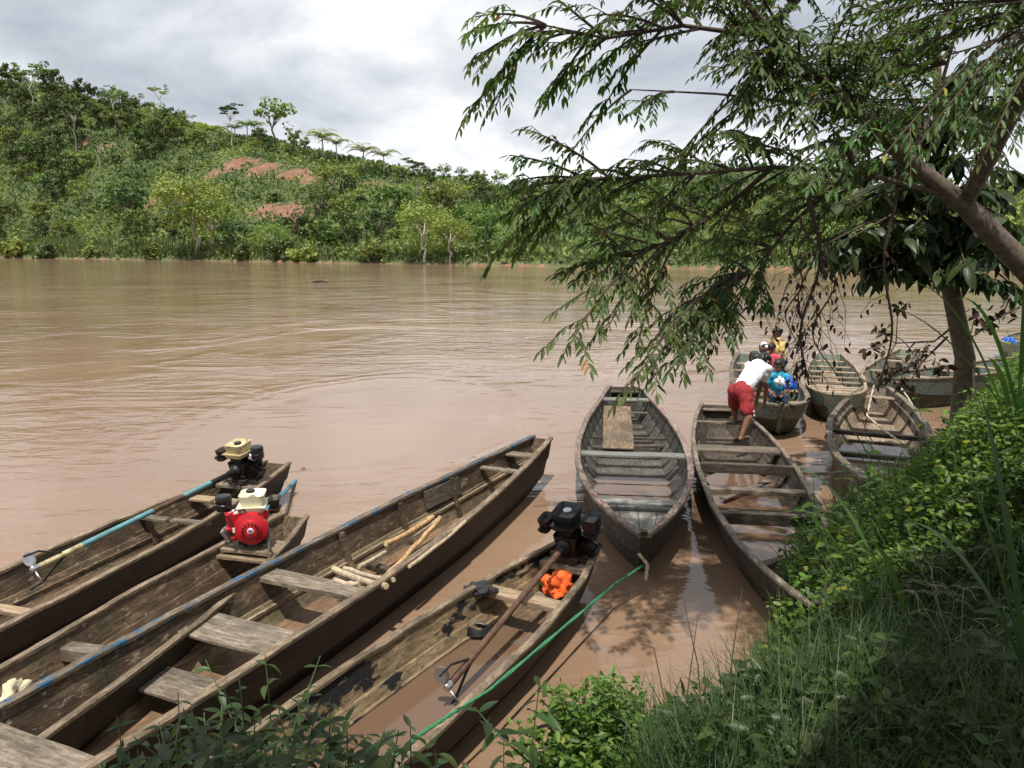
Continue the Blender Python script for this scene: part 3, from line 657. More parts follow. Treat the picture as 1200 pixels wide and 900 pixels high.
# boat 6: old dark boat, man standing in it
b6 = Boat('ribbed_boat', 'old dark boat with wide cross boards and water inside, bow pushed into the grass', (2.25, 5.55), (3.50, 13.45), [(0, .02), (.06, .20), (.16, .40), (.3, .54), (.5, .60), (.7, .56), (.88, .42), (1, .26)], g=.40, gA=.06, gB=.03, ovA=.5, rakeA=.22, rakeB=.15, chine=.60, group=RB)
b6.hull(M_['wood_old'], M_['wood_old'], M_['wood_seat'], M_['wood_old'], pointA=True, split=(2, 2), rail=(.06, .03)).puddle(.08, .62, .085)
for t in (.2, .3, .42, .54, .64, .72, .80, .88): b6.rib(t, M_['wood_old'], wd=.05)
for (px, py), z, wd, th in [((863, 527), .38, .30, .04), ((866, 549), .36, .08, .12), ((875, 575), .36, .14, .05), ((895, 608), .36, .10, .12), ((836, 495), .40, .07, .04), ((842, 480), .36, .14, .03)]:
    b6.thwart(b6.s_at(px, py, z), z, wd, th, M_['wood_old'] if th > .06 else M_['wood_seat'], over=.015)
for k, (a, sk) in enumerate(((.22, .7), (.38, -.5), (.5, .9))): b6.thwart(a, .13 + .01 * k, .09, .025, M_['wood_seat'], name='floor_slat', skew=sk, over=-.16)
# boat 7: passengers
b7 = Boat('ribbed_boat', 'green grey boat crowded with passengers, blunt bow towards the bank', (4.28, 12.5), (5.75, 19.2), [(0, .05), (.035, .30), (.09, .47), (.2, .58), (.4, .62), (.65, .58), (.85, .45), (1, .30)], g=.50, gA=.08, gB=.04, ovA=.4, rakeA=.2, rakeB=.15, group=RB)
b7.hull(M_['wood_teal'], M_['wood_green_hull'], M_['wood_seat'], M_['wood_seat'], pointA=True, split=(2, 1), rail=(.09, .035))
b7.deck(.02, .09, .50, M_['wood_seat'], 3)
for t in (.15, .32, .5, .68, .84): b7.rib(t, M_['wood_teal']); b7.thwart(t + .05, .40, .2, .03, M_['wood_beige'])
# boat 8: teal inside, beige slats
b8 = Boat('ribbed_boat', 'boat with teal sides and many pale cross slats, beside the passenger boat', (5.68, 13.75), (7.60, 19.1), [(0, .22), (.04, .38), (.15, .50), (.4, .56), (.7, .47), (1, .27)], g=.50, gA=.05, gB=.05, rakeA=.2, group=RB)
b8.hull(M_['wood_teal'], M_['wood_green_hull'], M_['wood_beige'], M_['wood_beige'], split=(1, 1))
for t in (.05, .10, .15, .20, .25, .36, .47, .60, .74, .90): b8.thwart(t, .44, .14 if t > .22 else .2, .03, M_['wood_beige'], name='thwart')
for t in (.42, .55, .68, .80): b8.rib(t, M_['wood_teal'])
# boat 9: pale beige boat behind
b9 = Boat('ribbed_boat', 'pale boat with teal ribs behind the round tub, its square end outward', (6.95, 15.0), (9.85, 19.75), [(0, .24), (.1, .42), (.35, .54), (.7, .46), (1, .24)], g=.50, gA=.05, gB=.07, group=RB)
b9.hull(M_['wood_teal'], M_['wood_green_hull'], M_['wood_beige'], M_['wood_beige'])
for t in (.1, .45, .78, .93): b9.thwart(t, .42, .16, .03, M_['wood_beige'])
for t in (.2, .32, .56, .68, .86): b9.rib(t, M_['wood_beige'], th=.05, wd=.06)
# boat 10: green hull lying side on
b10 = Boat('ribbed_boat', 'green hulled boat with a blue grey strake lying beside the leaning trunk', (7.25, 15.05), (11.6, 17.75), [(0, .10), (.06, .26), (.2, .46), (.5, .56), (.8, .46), (1, .24)], g=.58, gA=.05, gB=.05, rakeA=.25, group=RB)
b10.hull(M_['wood_blue_strip'], M_['wood_green_hull'], M_['wood_beige'], M_['wood_beige'])
for t in (.25, .5, .72): b10.thwart(t, .5, .2, .03, M_['wood_beige'])
for t in (.15, .35, .6, .85): b10.rib(t, M_['wood_beige'])
# boat 11: tub shaped boat with water in it
b11 = Boat('ribbed_boat', 'weathered tub shaped boat with standing water inside, next to the green bank', (4.15, 8.75), (6.80, 14.75), [(0, .16), (.06, .30), (.16, .50), (.3, .63), (.5, .68), (.7, .58), (.87, .40), (1, .20)], g=.44, gA=.03, gB=.05, ovA=.4, rakeA=.2, rakeB=.15, chine=.62, group=RB)
b11.hull(M_['wood_seat'], M_['wood_beige'], M_['wood_seat'], M_['wood_beige'], split=(2, 1), rail=(.09, .04)).puddle(.24, .52, .12)
b11.stringer(.05, .95, .82, M_['wood_seat'], 'inner_rail')
for t in (.22, .40, .58, .72, .84): b11.rib(t, M_['wood_old'], th=.05, wd=.06, full=t > .55)
b11.thwart(b11.s_at(1012, 507, .36), .34, .10, .06, M_['wood_old']); b11.thwart(b11.s_at(1003, 533, .30), .30, .10, .06, M_['wood_old']); b11.thwart(b11.s_at(1022, 463, .44), .40, .2, .03, M_['wood_beige'])
b11.deck(.05, .22, .30, M_['wood_seat'], 4)
# boat 12: far one by the trunk, mostly hidden
b12 = Boat('ribbed_boat', 'half hidden pale boat beyond the leaning trunk with a blue bundle aboard', (13.2, 21.0), (15.6, 24.0), [(0, .2), (.3, .5), (.7, .5), (1, .25)], g=.5, group=RB)
b12.hull(M_['wood_teal'], M_['wood_green_hull'], M_['wood_beige'], M_['wood_beige'])
for t in (.25, .55, .8): b12.thwart(t, .42, .18, .03, M_['wood_beige'])

# ------------------------------------------------------------------ long-tail engines
def frame_to(fwd, up=(0, 0, 1)):
    x = Vector(fwd).normalized(); y = Vector(up).cross(x).normalized(); z = x.cross(y)
    return Matrix((x, y, z)).transposed()
def rbox(mb, c, size, M, r=.2, taper=1.0, n=3):
    """rounded box as a stack of rounded-rectangle rings, z up"""
    lx, ly, lz = [q / 2 for q in size]; r = min(r, lx * .9, ly * .9, lz * .9); rings = []
    def ring(z, ins, k):
        out = []; rr = max(r - ins, .002)
        for cx, cy, a0 in ((1, 1, 0), (-1, 1, 90), (-1, -1, 180), (1, -1, 270)):
            for q in range(n + 1):
                a = R(a0 + 90 * q / n); out.append(Vector((cx * (lx - r) * k + rr * math.cos(a) * k, cy * (ly - r) * k + rr * math.sin(a) * k, z)))
        return out
    for q in range(n + 1):
        a = R(90 * q / n); rings.append(ring(-lz + r * (1 - math.sin(a)), r * (1 - math.cos(a)), 1))
    for q in range(n + 1):
        a = R(90 * q / n); rings.append(ring(lz - r * (1 - math.cos(a)), r * (1 - math.cos(a - math.pi / 2)) if False else r * (1 - math.cos(a)), taper))
    c = Vector(c)
    mb.loft([[M @ p + c for p in rg] for rg in rings]); return mb
ES = 1.1
def engine(label, base, fwd, tank_mat, cover_mat, filter_shape, tail, tube_mats, guard=True, dirty=False, mark=False, flip=1, lift=.0, tilt=0.0):
    """small petrol engine with a long propeller tube; base on the boat, fwd = crank direction"""
    root = empty('longtail_motor', base); tag(root, label, 'boat engine', 'long tail boat engines')
    M = frame_to(fwd) @ Matrix.Rotation(R(tilt), 3, 'Y'); f = flip
    M = M * ES
    def T(x, y, z): return M @ Vector((x, y * f, z + lift))
    I3 = M
    mb = MB(); rbox(mb, T(0, 0, .13), (.21, .20, .17), I3, .03)                                  # crankcase
    mb.plank(T(0, 0, .03), (.26, .22, .025), I3, .004); mb.plank(T(0, .06, .012), (.30, .035, .02), I3, .003); mb.plank(T(0, -.06, .012), (.30, .035, .02), I3, .003)
    Mc = M @ Matrix.Rotation(R(-30) * f, 3, 'X')
    eb = mb.obj('engine_block', M_['metal_dark'] if not dirty else M_['metal_grimy'], root, True)
    cy = MB()
    for k in range(6):                                                                         # finned cylinder leaning to one side
        rbox(cy, T(0, 0, .13) + Mc @ Vector((0, .10 * f + .018 * k * f, .055)), (.15, .007, .13), Mc, .003, n=1)
    rbox(cy, T(0, 0, .13) + Mc @ Vector((0, .15 * f, .055)), (.09, .12, .085), Mc, .01)
    rbox(cy, T(0, 0, .13) + Mc @ Vector((0, .225 * f, .055)), (.13, .035, .11), Mc, .012)
    cy.obj('cylinder', M_['metal_alu'] if not dirty else M_['metal_dark'], root)
    tk = MB(); rbox(tk, T(.0, .0, .340), (.27, .225, .15), I3, .05, .9, 5)
    tko = tk.obj('fuel_tank', tank_mat, root, True)
    sm = MB(); rbox(sm, T(.0, .0, .322), (.278, .233, .012), I3, .005, n=2); sm.obj('tank_seam', tank_mat, tko)
    MB().lathe([(.001, 0), (.036, 0), (.038, .012), (.034, .022), (.012, .026), (.001, .026)], 16, I3, T(.03, .02, .412)).obj('tank_cap', M_['metal_alu'] if cover_mat is M_['plastic_black'] else M_['plastic_black'], tko, True)
    for xx in (-.07, .07): MB().plank(T(xx, 0, .245), (.02, .12, .05), I3, .003).obj('tank_bracket', M_['metal_dark'], tko)
    # recoil/fan cover on the -x end
    Mx = M @ Matrix.Rotation(R(-90), 3, 'Y')
    cv = MB(); cv.lathe([(.001, .0), (.135, .0), (.138, .03), (.128, .055), (.085, .07), (.082, .085), (.07, .092), (.001, .094)], 28, Mx, T(-.105, 0, .155))
    rbox(cv, T(-.10, .02, .165), (.075, .31, .235), I3, .035); rbox(cv, T(-.09, .15, .20), (.09, .12, .15), I3, .03)
    co = cv.obj('fan_cover', cover_mat, root, True)
    for k in range(14):
        a = 2 * math.pi * k / 14; MB().plank(T(-.203, .062 * math.cos(a) * f, .155 + .062 * math.sin(a)), (.004, .008, .022), M @ Matrix.Rotation(-(a - math.pi / 2) * f, 3, 'X') if False else M @ Matrix.Rotation((a - math.pi / 2) * f, 3, 'X'), .001).obj('vent_slot', M_['plastic_black'], co)
    MB().lathe([(.001, 0), (.026, 0), (.024, .006), (.001, .007)], 14, Mx, T(-.197, 0, .155)).obj('hub_cap', M_['paint_white'] if mark else M_['metal_dark'], co, True)
    if mark:
        MB().plank(T(-.2065, 0, .162), (.003, .036, .009), I3, .0005).obj('emblem_bar', M_['paint_blue_small'], co)
        MB().plank(T(-.2065, 0, .148), (.003, .030, .007), I3, .0005).obj('emblem_bar', M_['paint_red'], co)
        MB().plank(T(-.153, .13, .155), (.004, .03, .04), I3, .001).obj('sticker', M_['paint_white'], co)
    # air filter beside the tank
    if filter_shape == 'round':
        MB().lathe([(.001, 0), (.058, 0), (.066, .012), (.066, .055), (.060, .062), (.066, .07), (.066, .115), (.058, .128), (.02, .134), (.001, .134)], 22, I3, T(.02, .235, .27)).obj('air_filter', M_['plastic_black'], root, True)
    else:
        fb = MB(); rbox(fb, T(.02, .215, .325), (.19, .13, .15), I3, .025, .92); fb.obj('air_filter', M_['plastic_black'], root, True)
    MB().tube([T(.02, .13, .26), T(.02, .19, .25), T(.02, .235, .275)], [.022, .024, .028], 10).obj('intake_pipe', M_['metal_alu'], root, True)
    MB().lathe([(.001, 0), (.026, 0), (.03, .01), (.03, .06), (.02, .075), (.001, .078)], 12, M @ Matrix.Rotation(R(70), 3, 'X'), T(-.03, .14, .25)).obj('carburettor', M_['metal_alu'], root, True)
    mf = MB(); rbox(mf, T(.05, -.165, .29), (.17, .10, .12), I3, .035); mf.obj('muffler', M_['metal_grimy'], root, True)
    MB().tube([T(.1, -.165, .29), T(.15, -.17, .295), T(.17, -.175, .29)], .016, 8).obj('exhaust_pipe', M_['metal_dark'], root, True)
    MB().tube([T(-.09, .12, .31), T(-.13, .18, .27), T(-.14, .14, .17)], .006, 6).obj('fuel_hose', M_['plastic_black'], root)
    MB().tube([T(-.1, -.12, .20), T(-.17, -.10, .28), T(-.1, .02, .27)], .005, 6).obj('cable', M_['plastic_black'], root)
    for k, (yy, zz) in enumerate(((.09, .07), (-.09, .07), (.09, .24), (-.09, .24), (.125, .16), (-.125, .16))):
        MB().lathe([(.001, 0), (.010, 0), (.010, .008), (.001, .009)], 6, Mx, T(-.14, yy, zz)).obj('bolt', M_['metal_alu'], co)
    MB().tube([T(.02, .16, .16), T(.06, .24, .20), T(.02, .27, .27), T(-.03, .2, .33)], .004, 5).obj('spark_lead', M_['plastic_black'], root)
    MB().tube([T(-.11, .03, .27), T(-.16, .05, .33), T(-.12, .10, .30)], .007, 6).obj('starter_grip', M_['plastic_black'], root)
    MB().plank(T(-.115, -.13, .09), (.012, .03, .09), I3, .002).obj('stop_lever', M_['metal_alu'], root)
    # propeller tube
    start = M @ Vector((.10, 0, .14 + lift)); end = Vector(tail) - Vector(base)
    d = (end - start); L = d.length; d.normalize()
    mo = MB(); mo.lathe([(.001, -.01), (.062, -.01), (.062, .02), (.036, .045), (.03, .12), (.001, .12)], 16, frame_to(d) @ Matrix.Rotation(R(90), 3, 'Y') * ES, start); mo.obj('coupling', M_['metal_dark'], root, True)
    nm = len(tube_mats)
    for k, mt in enumerate(tube_mats):
        MB().tube([start + d * L * k / nm, start + d * L * (k + 1) / nm], .026 if k == 0 else .0255, 10).obj('shaft_tube', M_[mt], root, True)
    Mp = frame_to(d) @ Matrix.Rotation(R(90), 3, 'Y') * 1.1
    pr = MB().lathe([(.001, 0), (.02, 0), (.026, .02), (.022, .06), (.001, .075)], 12, Mp, end).obj('propeller', M_['metal_alu'], root, True)
    for k in range(2):
        bm = MB(); a0 = math.pi * k + .5; rings = []
        for r_, wd_, tw in ((.02, .02, .9), (.05, .055, .75), (.09, .07, .6), (.12, .05, .5), (.135, .012, .45)):
            c = Vector((math.cos(a0) * r_, math.sin(a0) * r_, .035)); t_ = Vector((-math.sin(a0), math.cos(a0), 0)); up = Vector((0, 0, 1))
            w_ = t_ * math.cos(tw) + up * math.sin(tw); nn = (up * math.cos(tw) - t_ * math.sin(tw)) * .003
            rings.append([Mp @ q + end for q in (c - w_ * wd_ / 1.5 + nn, c + w_ * wd_ / 1.5 + nn, c + w_ * wd_ / 1.5 - nn, c - w_ * wd_ / 1.5 - nn)])
        bm.loft(rings).obj('propeller_blade', M_['metal_alu'], pr, True)
    if guard:
        up = Vector((0, 0, 1)) - d * d.z; up.normalize(); sd = d.cross(up)
        q = end - d * .28
        MB().tube([q - up * .02, q - up * .06 + d * .1, end - up * .15 - d * .02, end - up * .16 + d * .10], .010, 6).obj('skeg', M_['metal_dark'], root)
        MB().tube([q, q + up * .05 + d * .1, end + up * .13 - d * .02, end + up * .14 + d * .12], .009, 6).obj('propeller_guard', M_['metal_dark'], root)
    # tiller handle at the engine
    h0 = T(-.08, -.10, .06)
    MB().tube([h0, T(-.30, -.16, .10), T(-.36, -.16, .03)], .011, 8).obj('tiller', M_['metal_dark'], root, True)
    return root
e1base = Vector((*b1.world(.90, 0, 0).xy, .385))
tail1 = onz(45, 664, .46)
engine('greasy engine with a stained cream fuel tank and striped teal propeller tube', e1base, -(Vector((tail1.x, tail1.y, 0)) - Vector((e1base.x, e1base.y, 0))) * -1, M_['paint_cream_stained'], M_['metal_dark'], 'round', tail1, ['metal_dark', 'paint_teal', 'metal_rust', 'paint_teal', 'paint_teal', 'paint_cream_stained'], dirty=True, flip=1, lift=.03, tilt=7)
e2base = Vector((*b2.world(.885, 0, 0).xy, .405))
tail2 = onz(351, 559, -.1)
engine('bright red engine with a cream tank, its blue tube reaching into the water', e2base, (tail2 - e2base) * Vector((1, 1, 0)), M_['paint_cream'], M_['paint_red'], 'round', tail2, ['paint_blue_pipe', 'paint_blue_pipe'], guard=False, mark=True, lift=.03)
e4base = Vector((*b4.world(.975, 0, 0).xy, .40))
tail4 = onz(529, 800, .22)
engine('black engine with a silver tank cap and rusty tube lying along the short canoe', e4base, (tail4 - e4base) * Vector((1, 1, 0)), M_['plastic_black'], M_['plastic_black'], 'box', tail4, ['metal_rust', 'metal_rust', 'metal_rust'], dirty=True, flip=1, lift=.0, tilt=12)

# ------------------------------------------------------------------ things lying in the boats
PG = 'cut poles lying in the long canoe'
POLES = [((452, 638), (507, 606), .30, .30, .026, 'short thick pole resting against the inner ledge'), ((420, 665), (512, 609), .21, .26, .022, 'long grey pole running alongside the inner ledge'),
         ((454, 673), (516, 607), .30, .46, .024, 'reddish pole lying across the others towards the middle'), ((464, 672), (534, 614), .42, .47, .022, 'pole with a green cut tip next to the outer rail'),
         ((480, 663), (546, 611), .47, .49, .018, 'thin grey pole touching the outer rail'), ((391, 667), (452, 687), .40, .45, .030, 'thick peeled pole crossing just beyond the seat board'),
         ((404, 666), (462, 680), .36, .44, .022, 'thin bark covered pole crossing behind the thick peeled one'), ((393, 680), (420, 684), .435, .44, .024, 'short pole stub lying on the seat board')]
for i, (a, b, za, zb, r, lab) in enumerate(POLES):
    A, B = onz(*a, za), onz(*b, zb); root = empty('cut_pole', A); tag(root, lab, 'pole', PG)
    pts = [(B - A) * t + Vector((random.uniform(-.006, .006), random.uniform(-.006, .006), random.uniform(-.006, .006) - .015 * math.sin(math.pi * t))) for t in np.linspace(0, 1, 8)]
    MB().tube(pts, [r * random.uniform(.9, 1.06) for _ in pts], 9).obj('bark', M_['pole_bark'] if i in (2, 3, 0) else M_['pole_bark_grey'], root, True)
    d = (B - A).normalized()
    for c, s_ in ((pts[0], -1), (pts[-1], 1)):
        MB().tube([c, c + d * s_ * .004], r * .86, 9).obj('cut_end', M_['pole_cut'] if not (i == 3 and s_ > 0) else M_['stem_green'], root)
def cloth_heap(name, label, cat, c, size, mat, seed, wr=.3, group=None, flat=0.0):
    """crumpled cloth: a deformed closed sphere"""
    bm = bmesh.new(); bmesh.ops.create_icosphere(bm, subdivisions=4, radius=1)
    for v in bm.verts:
        p = v.co.copy(); n1 = mnoise.noise(p * 1.7 + Vector((seed, 0, 0))); n2 = mnoise.noise(p * 4.3 + Vector((0, seed, 3))); n3 = mnoise.noise(p * 9.0 + Vector((seed, 5, 0)))
        k = 1 + wr * n1 - wr * .75 * abs(n2) - wr * .3 * abs(n3); q = p * k
        if q.z < -.35: q.z = -.35 - flat
        v.co = Vector((q.x * size[0], q.y * size[1], q.z * size[2]))
    me = bpy.data.meshes.new(name); bm.to_mesh(me); bm.free()
    o = mesh_obj(name, me, mat, None, True); o.location = c; tag(o, label, cat, group); return o
cloth_heap('orange_bag', 'crumpled bright orange cloth bundle in the short canoe under the black engine', 'cloth', onz(652, 687, .22), (.17, .14, .12), M_['cloth_orange'], 3, .6)
cloth_heap('black_cloth', 'black rag draped over the end of the pale seat board', 'cloth', onz(563, 690, .36), (.13, .10, .06), M_['cloth_black'], 8, .5)
cloth_heap('cream_sack', 'pale cream sack lying in the canoe with the red engine', 'sack', onz(2, 816, .16), (.17, .2, .12), M_['cloth_cream'], 5, .5)
cloth_heap('blue_bag', 'shiny blue plastic bag beside the passenger in turquoise', 'bag', P(925, 452, 13.85), (.13, .12, .17), M_['plastic_blue'], 15, .4)
cloth_heap('blue_bundle', 'bright blue bundle on the half hidden boat past the trunk', 'bundle', P(1181, 401, 22.6), (.2, .2, .15), M_['plastic_blue'], 21, .4)
cloth_heap('white_bag', 'small white plastic bag on the lap of the passenger in turquoise', 'bag', P(914, 449, 13.55), (.09, .08, .11), M_['shirt_white'], 31, .4)
# coiled hose in the tarred canoe
c = onz(561, 740, .10); mb = MB()
for k in range(4):
    mb.tube([c + Vector(((.105 - .012 * k) * math.cos(a) * 1.15, (.085 - .01 * k) * math.sin(a), .012 * k + .006 * math.sin(3 * a + k))) for a in np.linspace(0, 2 * math.pi, 22)], .011, 6)
tag(mb.obj('hose_coil', M_['plastic_black'], None, True), 'coil of black hose on the wet floor of the tarred canoe', 'hose')
# green banana-like fruit on the floor of the long canoe
c = onz(405, 701, .07); tag(MB().tube([c + Vector((x * .09, .02 * math.cos(x * 1.5), .02)) for x in np.linspace(-1, 1, 7)], [.006, .018, .022, .023, .021, .016, .006], 8).obj('green_fruit', M_['leaf_bright'], None, True), 'small green fruit on the floor of the long canoe', 'fruit')
def rope(name, label, pts, r, mat, sag=0, group=None):
    pts = [Vector(p) for p in pts]; out = []
    for a, b in zip(pts[:-1], pts[1:]):
        for t in np.linspace(0, 1, 9)[:-1]: out.append(a.lerp(b, t) - Vector((0, 0, sag * 4 * t * (1 - t))))
    out.append(pts[-1])
    # two twisted strands
    mb = MB(); tot = 0
    for st in (0, 1):
        q = []; acc = 0
        for i, p in enumerate(out):
            if i: acc += (p - out[i - 1]).length
            a = acc * 40 + st * math.pi; q.append(p + Vector((math.cos(a), math.sin(a) * .5, math.sin(a))) * r * .4)
        mb.tube(q, r * .8, 6)
    return tag(mb.obj(name, mat, None, True), label, 'rope', group)
bowp = b5.world(.0, 0, .30)
rope('mooring_rope', 'green mooring rope stretched from the grey boat to the bank', [bowp + Vector((-.01, -.04, .0)), onz(720, 685, .26), onz(573, 809, .42), onz(496, 858, .52), onz(440, 905, .66)], .011, M_['rope_green'])
rope('rope_tail', 'pale frayed rope end knotted round the bow of the grey boat', [bowp + Vector((-.05, -.06, .12)), bowp + Vector((.03, -.065, .02)), bowp + Vector((.02, -.06, -.12))], .014, M_['rope_pale'])
rope('bow_rope', 'pale rope hanging over the tub shaped boat from the boat behind', [b9.world(.02, .1, .5), P(1016, 487, 13.2), P(1034, 503, 11.8), P(1058, 520, 10.9)], .014, M_['rope_pale'])
rope('bow_rope', 'pale rope running down from the green hulled boat to the grass', [P(1054, 452, 15.0), P(1064, 466, 14.2), P(1076, 486, 13.3)], .014, M_['rope_pale'])

# ------------------------------------------------------------------ people
def capsule(bm, p0, r0, p1, r1, n=12):
    p0, p1 = Vector(p0), Vector(p1); d = p1 - p0; L = d.length
    d = d.normalized() if L > 1e-6 else Vector((0, 0, 1)); a = d.orthogonal().normalized(); b = d.cross(a)
    rings = []
    for k in range(1, 4): t = R(90 * k / 4); rings.append((p0 - d * r0 * math.cos(t), r0 * math.sin(t)))
    rings.append((p0, r0)); rings.append((p1, r1))
    for k in range(3, 0, -1): t = R(90 * k / 4); rings.append((p1 + d * r1 * math.cos(t), r1 * math.sin(t)))
    vs = [[bm.verts.new(c + (a * math.cos(2 * math.pi * j / n) + b * math.sin(2 * math.pi * j / n)) * r) for j in range(n)] for c, r in rings]
    for i in range(len(vs) - 1):
        for j in range(n): bm.faces.new((vs[i][j], vs[i][(j + 1) % n], vs[i + 1][(j + 1) % n], vs[i + 1][j]))
    for ring, c in ((vs[0][::-1], None), (vs[-1], None)): bm.faces.new(ring)
def blob(name, caps, mat, parent, vox=.012, sm=3, bumps=None):
    bm = bmesh.new()
    for c in caps: capsule(bm, *c)
    if bumps: bumps(bm)
    me = bpy.data.meshes.new(name + '_raw'); bm.to_mesh(me); bm.free()
    o = bpy.data.objects.new(name, me); link(o)
    r = o.modifiers.new('r', 'REMESH'); r.mode = 'VOXEL'; r.voxel_size = vox
    s = o.modifiers.new('s', 'SMOOTH'); s.iterations = sm; s.factor = .5
    dg = bpy.context.evaluated_depsgraph_get(); m2 = bpy.data.meshes.new_from_object(o.evaluated_get(dg))
    o.modifiers.clear(); o.data = m2; m2.name = name
    m2.materials.clear(); m2.materials.append(mat); m2.polygons.foreach_set('use_smooth', [True] * len(m2.polygons))
    bpy.data.meshes.remove(me); o.parent = parent
    if name in ('shirt', 'shorts', 'trousers', 'hair'):
        for v in m2.vertices: v.co += v.normal * (.016 * mnoise.noise(v.co * 9) + .010 * mnoise.noise(v.co * Vector((26, 26, 12))))
    if parent is not None: o.matrix_parent_inverse = Matrix.Translation(-parent.location)
    return o
def hand_caps(wrist, d, nrm_):
    d = Vector(d).normalized(); s = d.cross(Vector(nrm_)).normalized(); n = s.cross(d); w = Vector(wrist); out = []
    for k in (-1, 0, 1): out.append((w + d * .02 + s * .014 * k, .016, w + d * .085 + s * .021 * k, .014))
    for k, ln in ((-1.5, .060), (-.5, .075), (.5, .080), (1.5, .070)):
        b = w + d * .085 + s * .0185 * k; m = b + d * ln * .5 - n * .012; e = m + d * ln * .38 - n * .03
        out += [(b, .0095, m, .009), (m, .009, e, .008)]
    b = w + d * .025 + s * .03; m = b + d * .03 + s * .026 - n * .01; e = m + d * .035 + s * .006 - n * .012
    return out + [(b, .011, m, .0105), (m, .0105, e, .0095)]
def head_parts(c, face, up, k=1.0):
    """caps of a head with jaw, nose, ears; returns caps and eye positions"""
    f = Vector(face).normalized(); u = Vector(up); u = (u - f * u.dot(f)).normalized(); s = u.cross(f); c = Vector(c)
    caps = [(c + u * .035 * k - f * .012 * k, .088 * k, c + u * .03 * k + f * .018 * k, .080 * k), (c - u * .03 * k + f * .025 * k, .066 * k, c - u * .075 * k + f * .055 * k, .040 * k),
            (c + f * .088 * k, .013 * k, c + f * .108 * k - u * .03 * k, .016 * k), (c + f * .092 * k - u * .062 * k + s * .015 * k, .011 * k, c + f * .092 * k - u * .062 * k - s * .015 * k, .011 * k)]
    for sg in (1, -1): caps.append((c + s * .085 * sg * k + u * .012 * k, .018 * k, c + s * .082 * sg * k - u * .02 * k, .014 * k))
    eyes = [c + f * .083 * k + u * .008 * k + s * .032 * sg * k for sg in (1, -1)]
    return caps, eyes, (f, u, s)
def person(label, base, body, clothes, head, hair, eyes=True, k=1.0):
    root = empty('person', base); tag(root, label, 'person', 'people at the boats')
    hc, he, (f, u, s) = head_parts(*head, k)
    blob('body', body + hc, M_['skin'], root, .0085, 3)
    for nm, mt, caps in clothes: blob(nm, caps, M_[mt], root, .012, 2)
    if hair is not None:
        c = Vector(head[0])
        hcaps = [(c + u * .045 * k - f * .03 * k, .098 * k, c + u * .055 * k + f * .005 * k, .090 * k), (c - f * .055 * k, .075 * k, c - f * .055 * k - u * .06 * k, .05 * k)] + hair
        blob('hair', hcaps, M_['hair'], root, .012, 2)
    for e in he:
        bm = bmesh.new(); bmesh.ops.create_icosphere(bm, subdivisions=2, radius=.012 * k); me = bpy.data.meshes.new('eye'); bm.to_mesh(me); bm.free()
        o = mesh_obj('eye', me, M_['eye_dark'], root, True); o.location = e - Vector(base)
    return root
# man in white shirt and red shorts, bent over the bow of the passenger boat
f1 = P(869, 516, 11.45); f2 = P(861, 496, 12.05)
hipc = P(868, 459, 11.75); neck = P(889, 428, 12.1); hd = P(895, 424, 12.32)
sa = Vector((.55, -.80, 0)).normalized()                       # his right side points to the viewer
hR, hL = hipc + sa * .09, hipc - sa * .09
kR, kL = P(877, 490, 11.50), P(861, 479, 12.0)
shR, shL = neck + sa * .17 - Vector((0, 0, .04)), neck - sa * .17 - Vector((0, 0, .04))
elR, haR = P(890, 455, 12.05), P(886, 472, 12.20)
elL, haL = P(898, 452, 12.45), P(896, 472, 12.6)
chest = hipc.lerp(neck, .72)
toe = Vector((.75, .55, 0)).normalized()
body = [(hR, .085, kR, .058), (kR, .056, f1 + Vector((0, 0, .07)), .036), (f1 + Vector((0, 0, .05)), .036, f1 + toe * .16 + Vector((0, 0, .02)), .028), (f1 + Vector((0, 0, .035)), .036, f1 - toe * .04 + Vector((0, 0, .03)), .032),
        (hL, .085, kL, .058), (kL, .056, f2 + Vector((0, 0, .07)), .036), (f2 + Vector((0, 0, .05)), .036, f2 + toe * .16 + Vector((0, 0, .02)), .028),
        (hR, .10, hL, .10), (hipc, .12, chest, .125), (chest, .125, neck, .075), (shR, .06, shL, .06), (neck, .052, hd, .05),
        (shR, .052, elR, .040), (elR, .040, haR, .027), (shL, .052, elL, .040), (elL, .040, haL, .027)] + hand_caps(haR, (haR - elR), sa) + hand_caps(haL, (haL - elL), sa)
sh_caps = [(hipc.lerp(chest, .28), .132, chest, .148), (chest, .150, neck.lerp(chest, .3), .125), (shR, .080, shL, .080), (shR, .076, shR.lerp(elR, .45), .068), (shL, .076, shL.lerp(elL, .45), .068), (chest + sa * .06, .115, hipc.lerp(chest, .3) + sa * .03, .12), (chest - sa * .06, .115, hipc.lerp(chest, .3) - sa * .03, .12), (neck, .075, neck.lerp(hd, .12), .068)]
so_caps = [(hR, .118, hR.lerp(kR, .72), .102), (hL, .118, hL.lerp(kL, .72), .102), (hR, .125, hL, .125), (hipc, .142, hipc.lerp(chest, .22), .132)]
face = (Vector((.75, .35, -.75))).normalized()
man = person('man in white shirt and red shorts bending over the bow of the crowded boat', f1, body, [('shirt', 'shirt_white', sh_caps), ('shorts', 'shorts_red', so_caps)], (hd, face, Vector((.6, .3, .7))), [(hd, .09, hd + Vector((.06, .05, -.12)), .05), (hd + Vector((.0, .05, .03)), .10, hd + Vector((-.08, .1, .03)), .085), (hd + Vector((.07, -.03, -.02)), .05, hd + Vector((.08, -.05, -.17)), .025)])
mk = MB()
for k in range(5):
    p = hR.lerp(kR, .25 + .15 * k) + sa * .102 + Vector((.012, .008, 0)); mk.plank(p, (.022, .012, .03), frame_to(Vector((.8, .55, 0))), .002)
o = mk.obj('side_stripe', M_['paint_white'], man); o.matrix_parent_inverse = Matrix.Translation(-man.location)
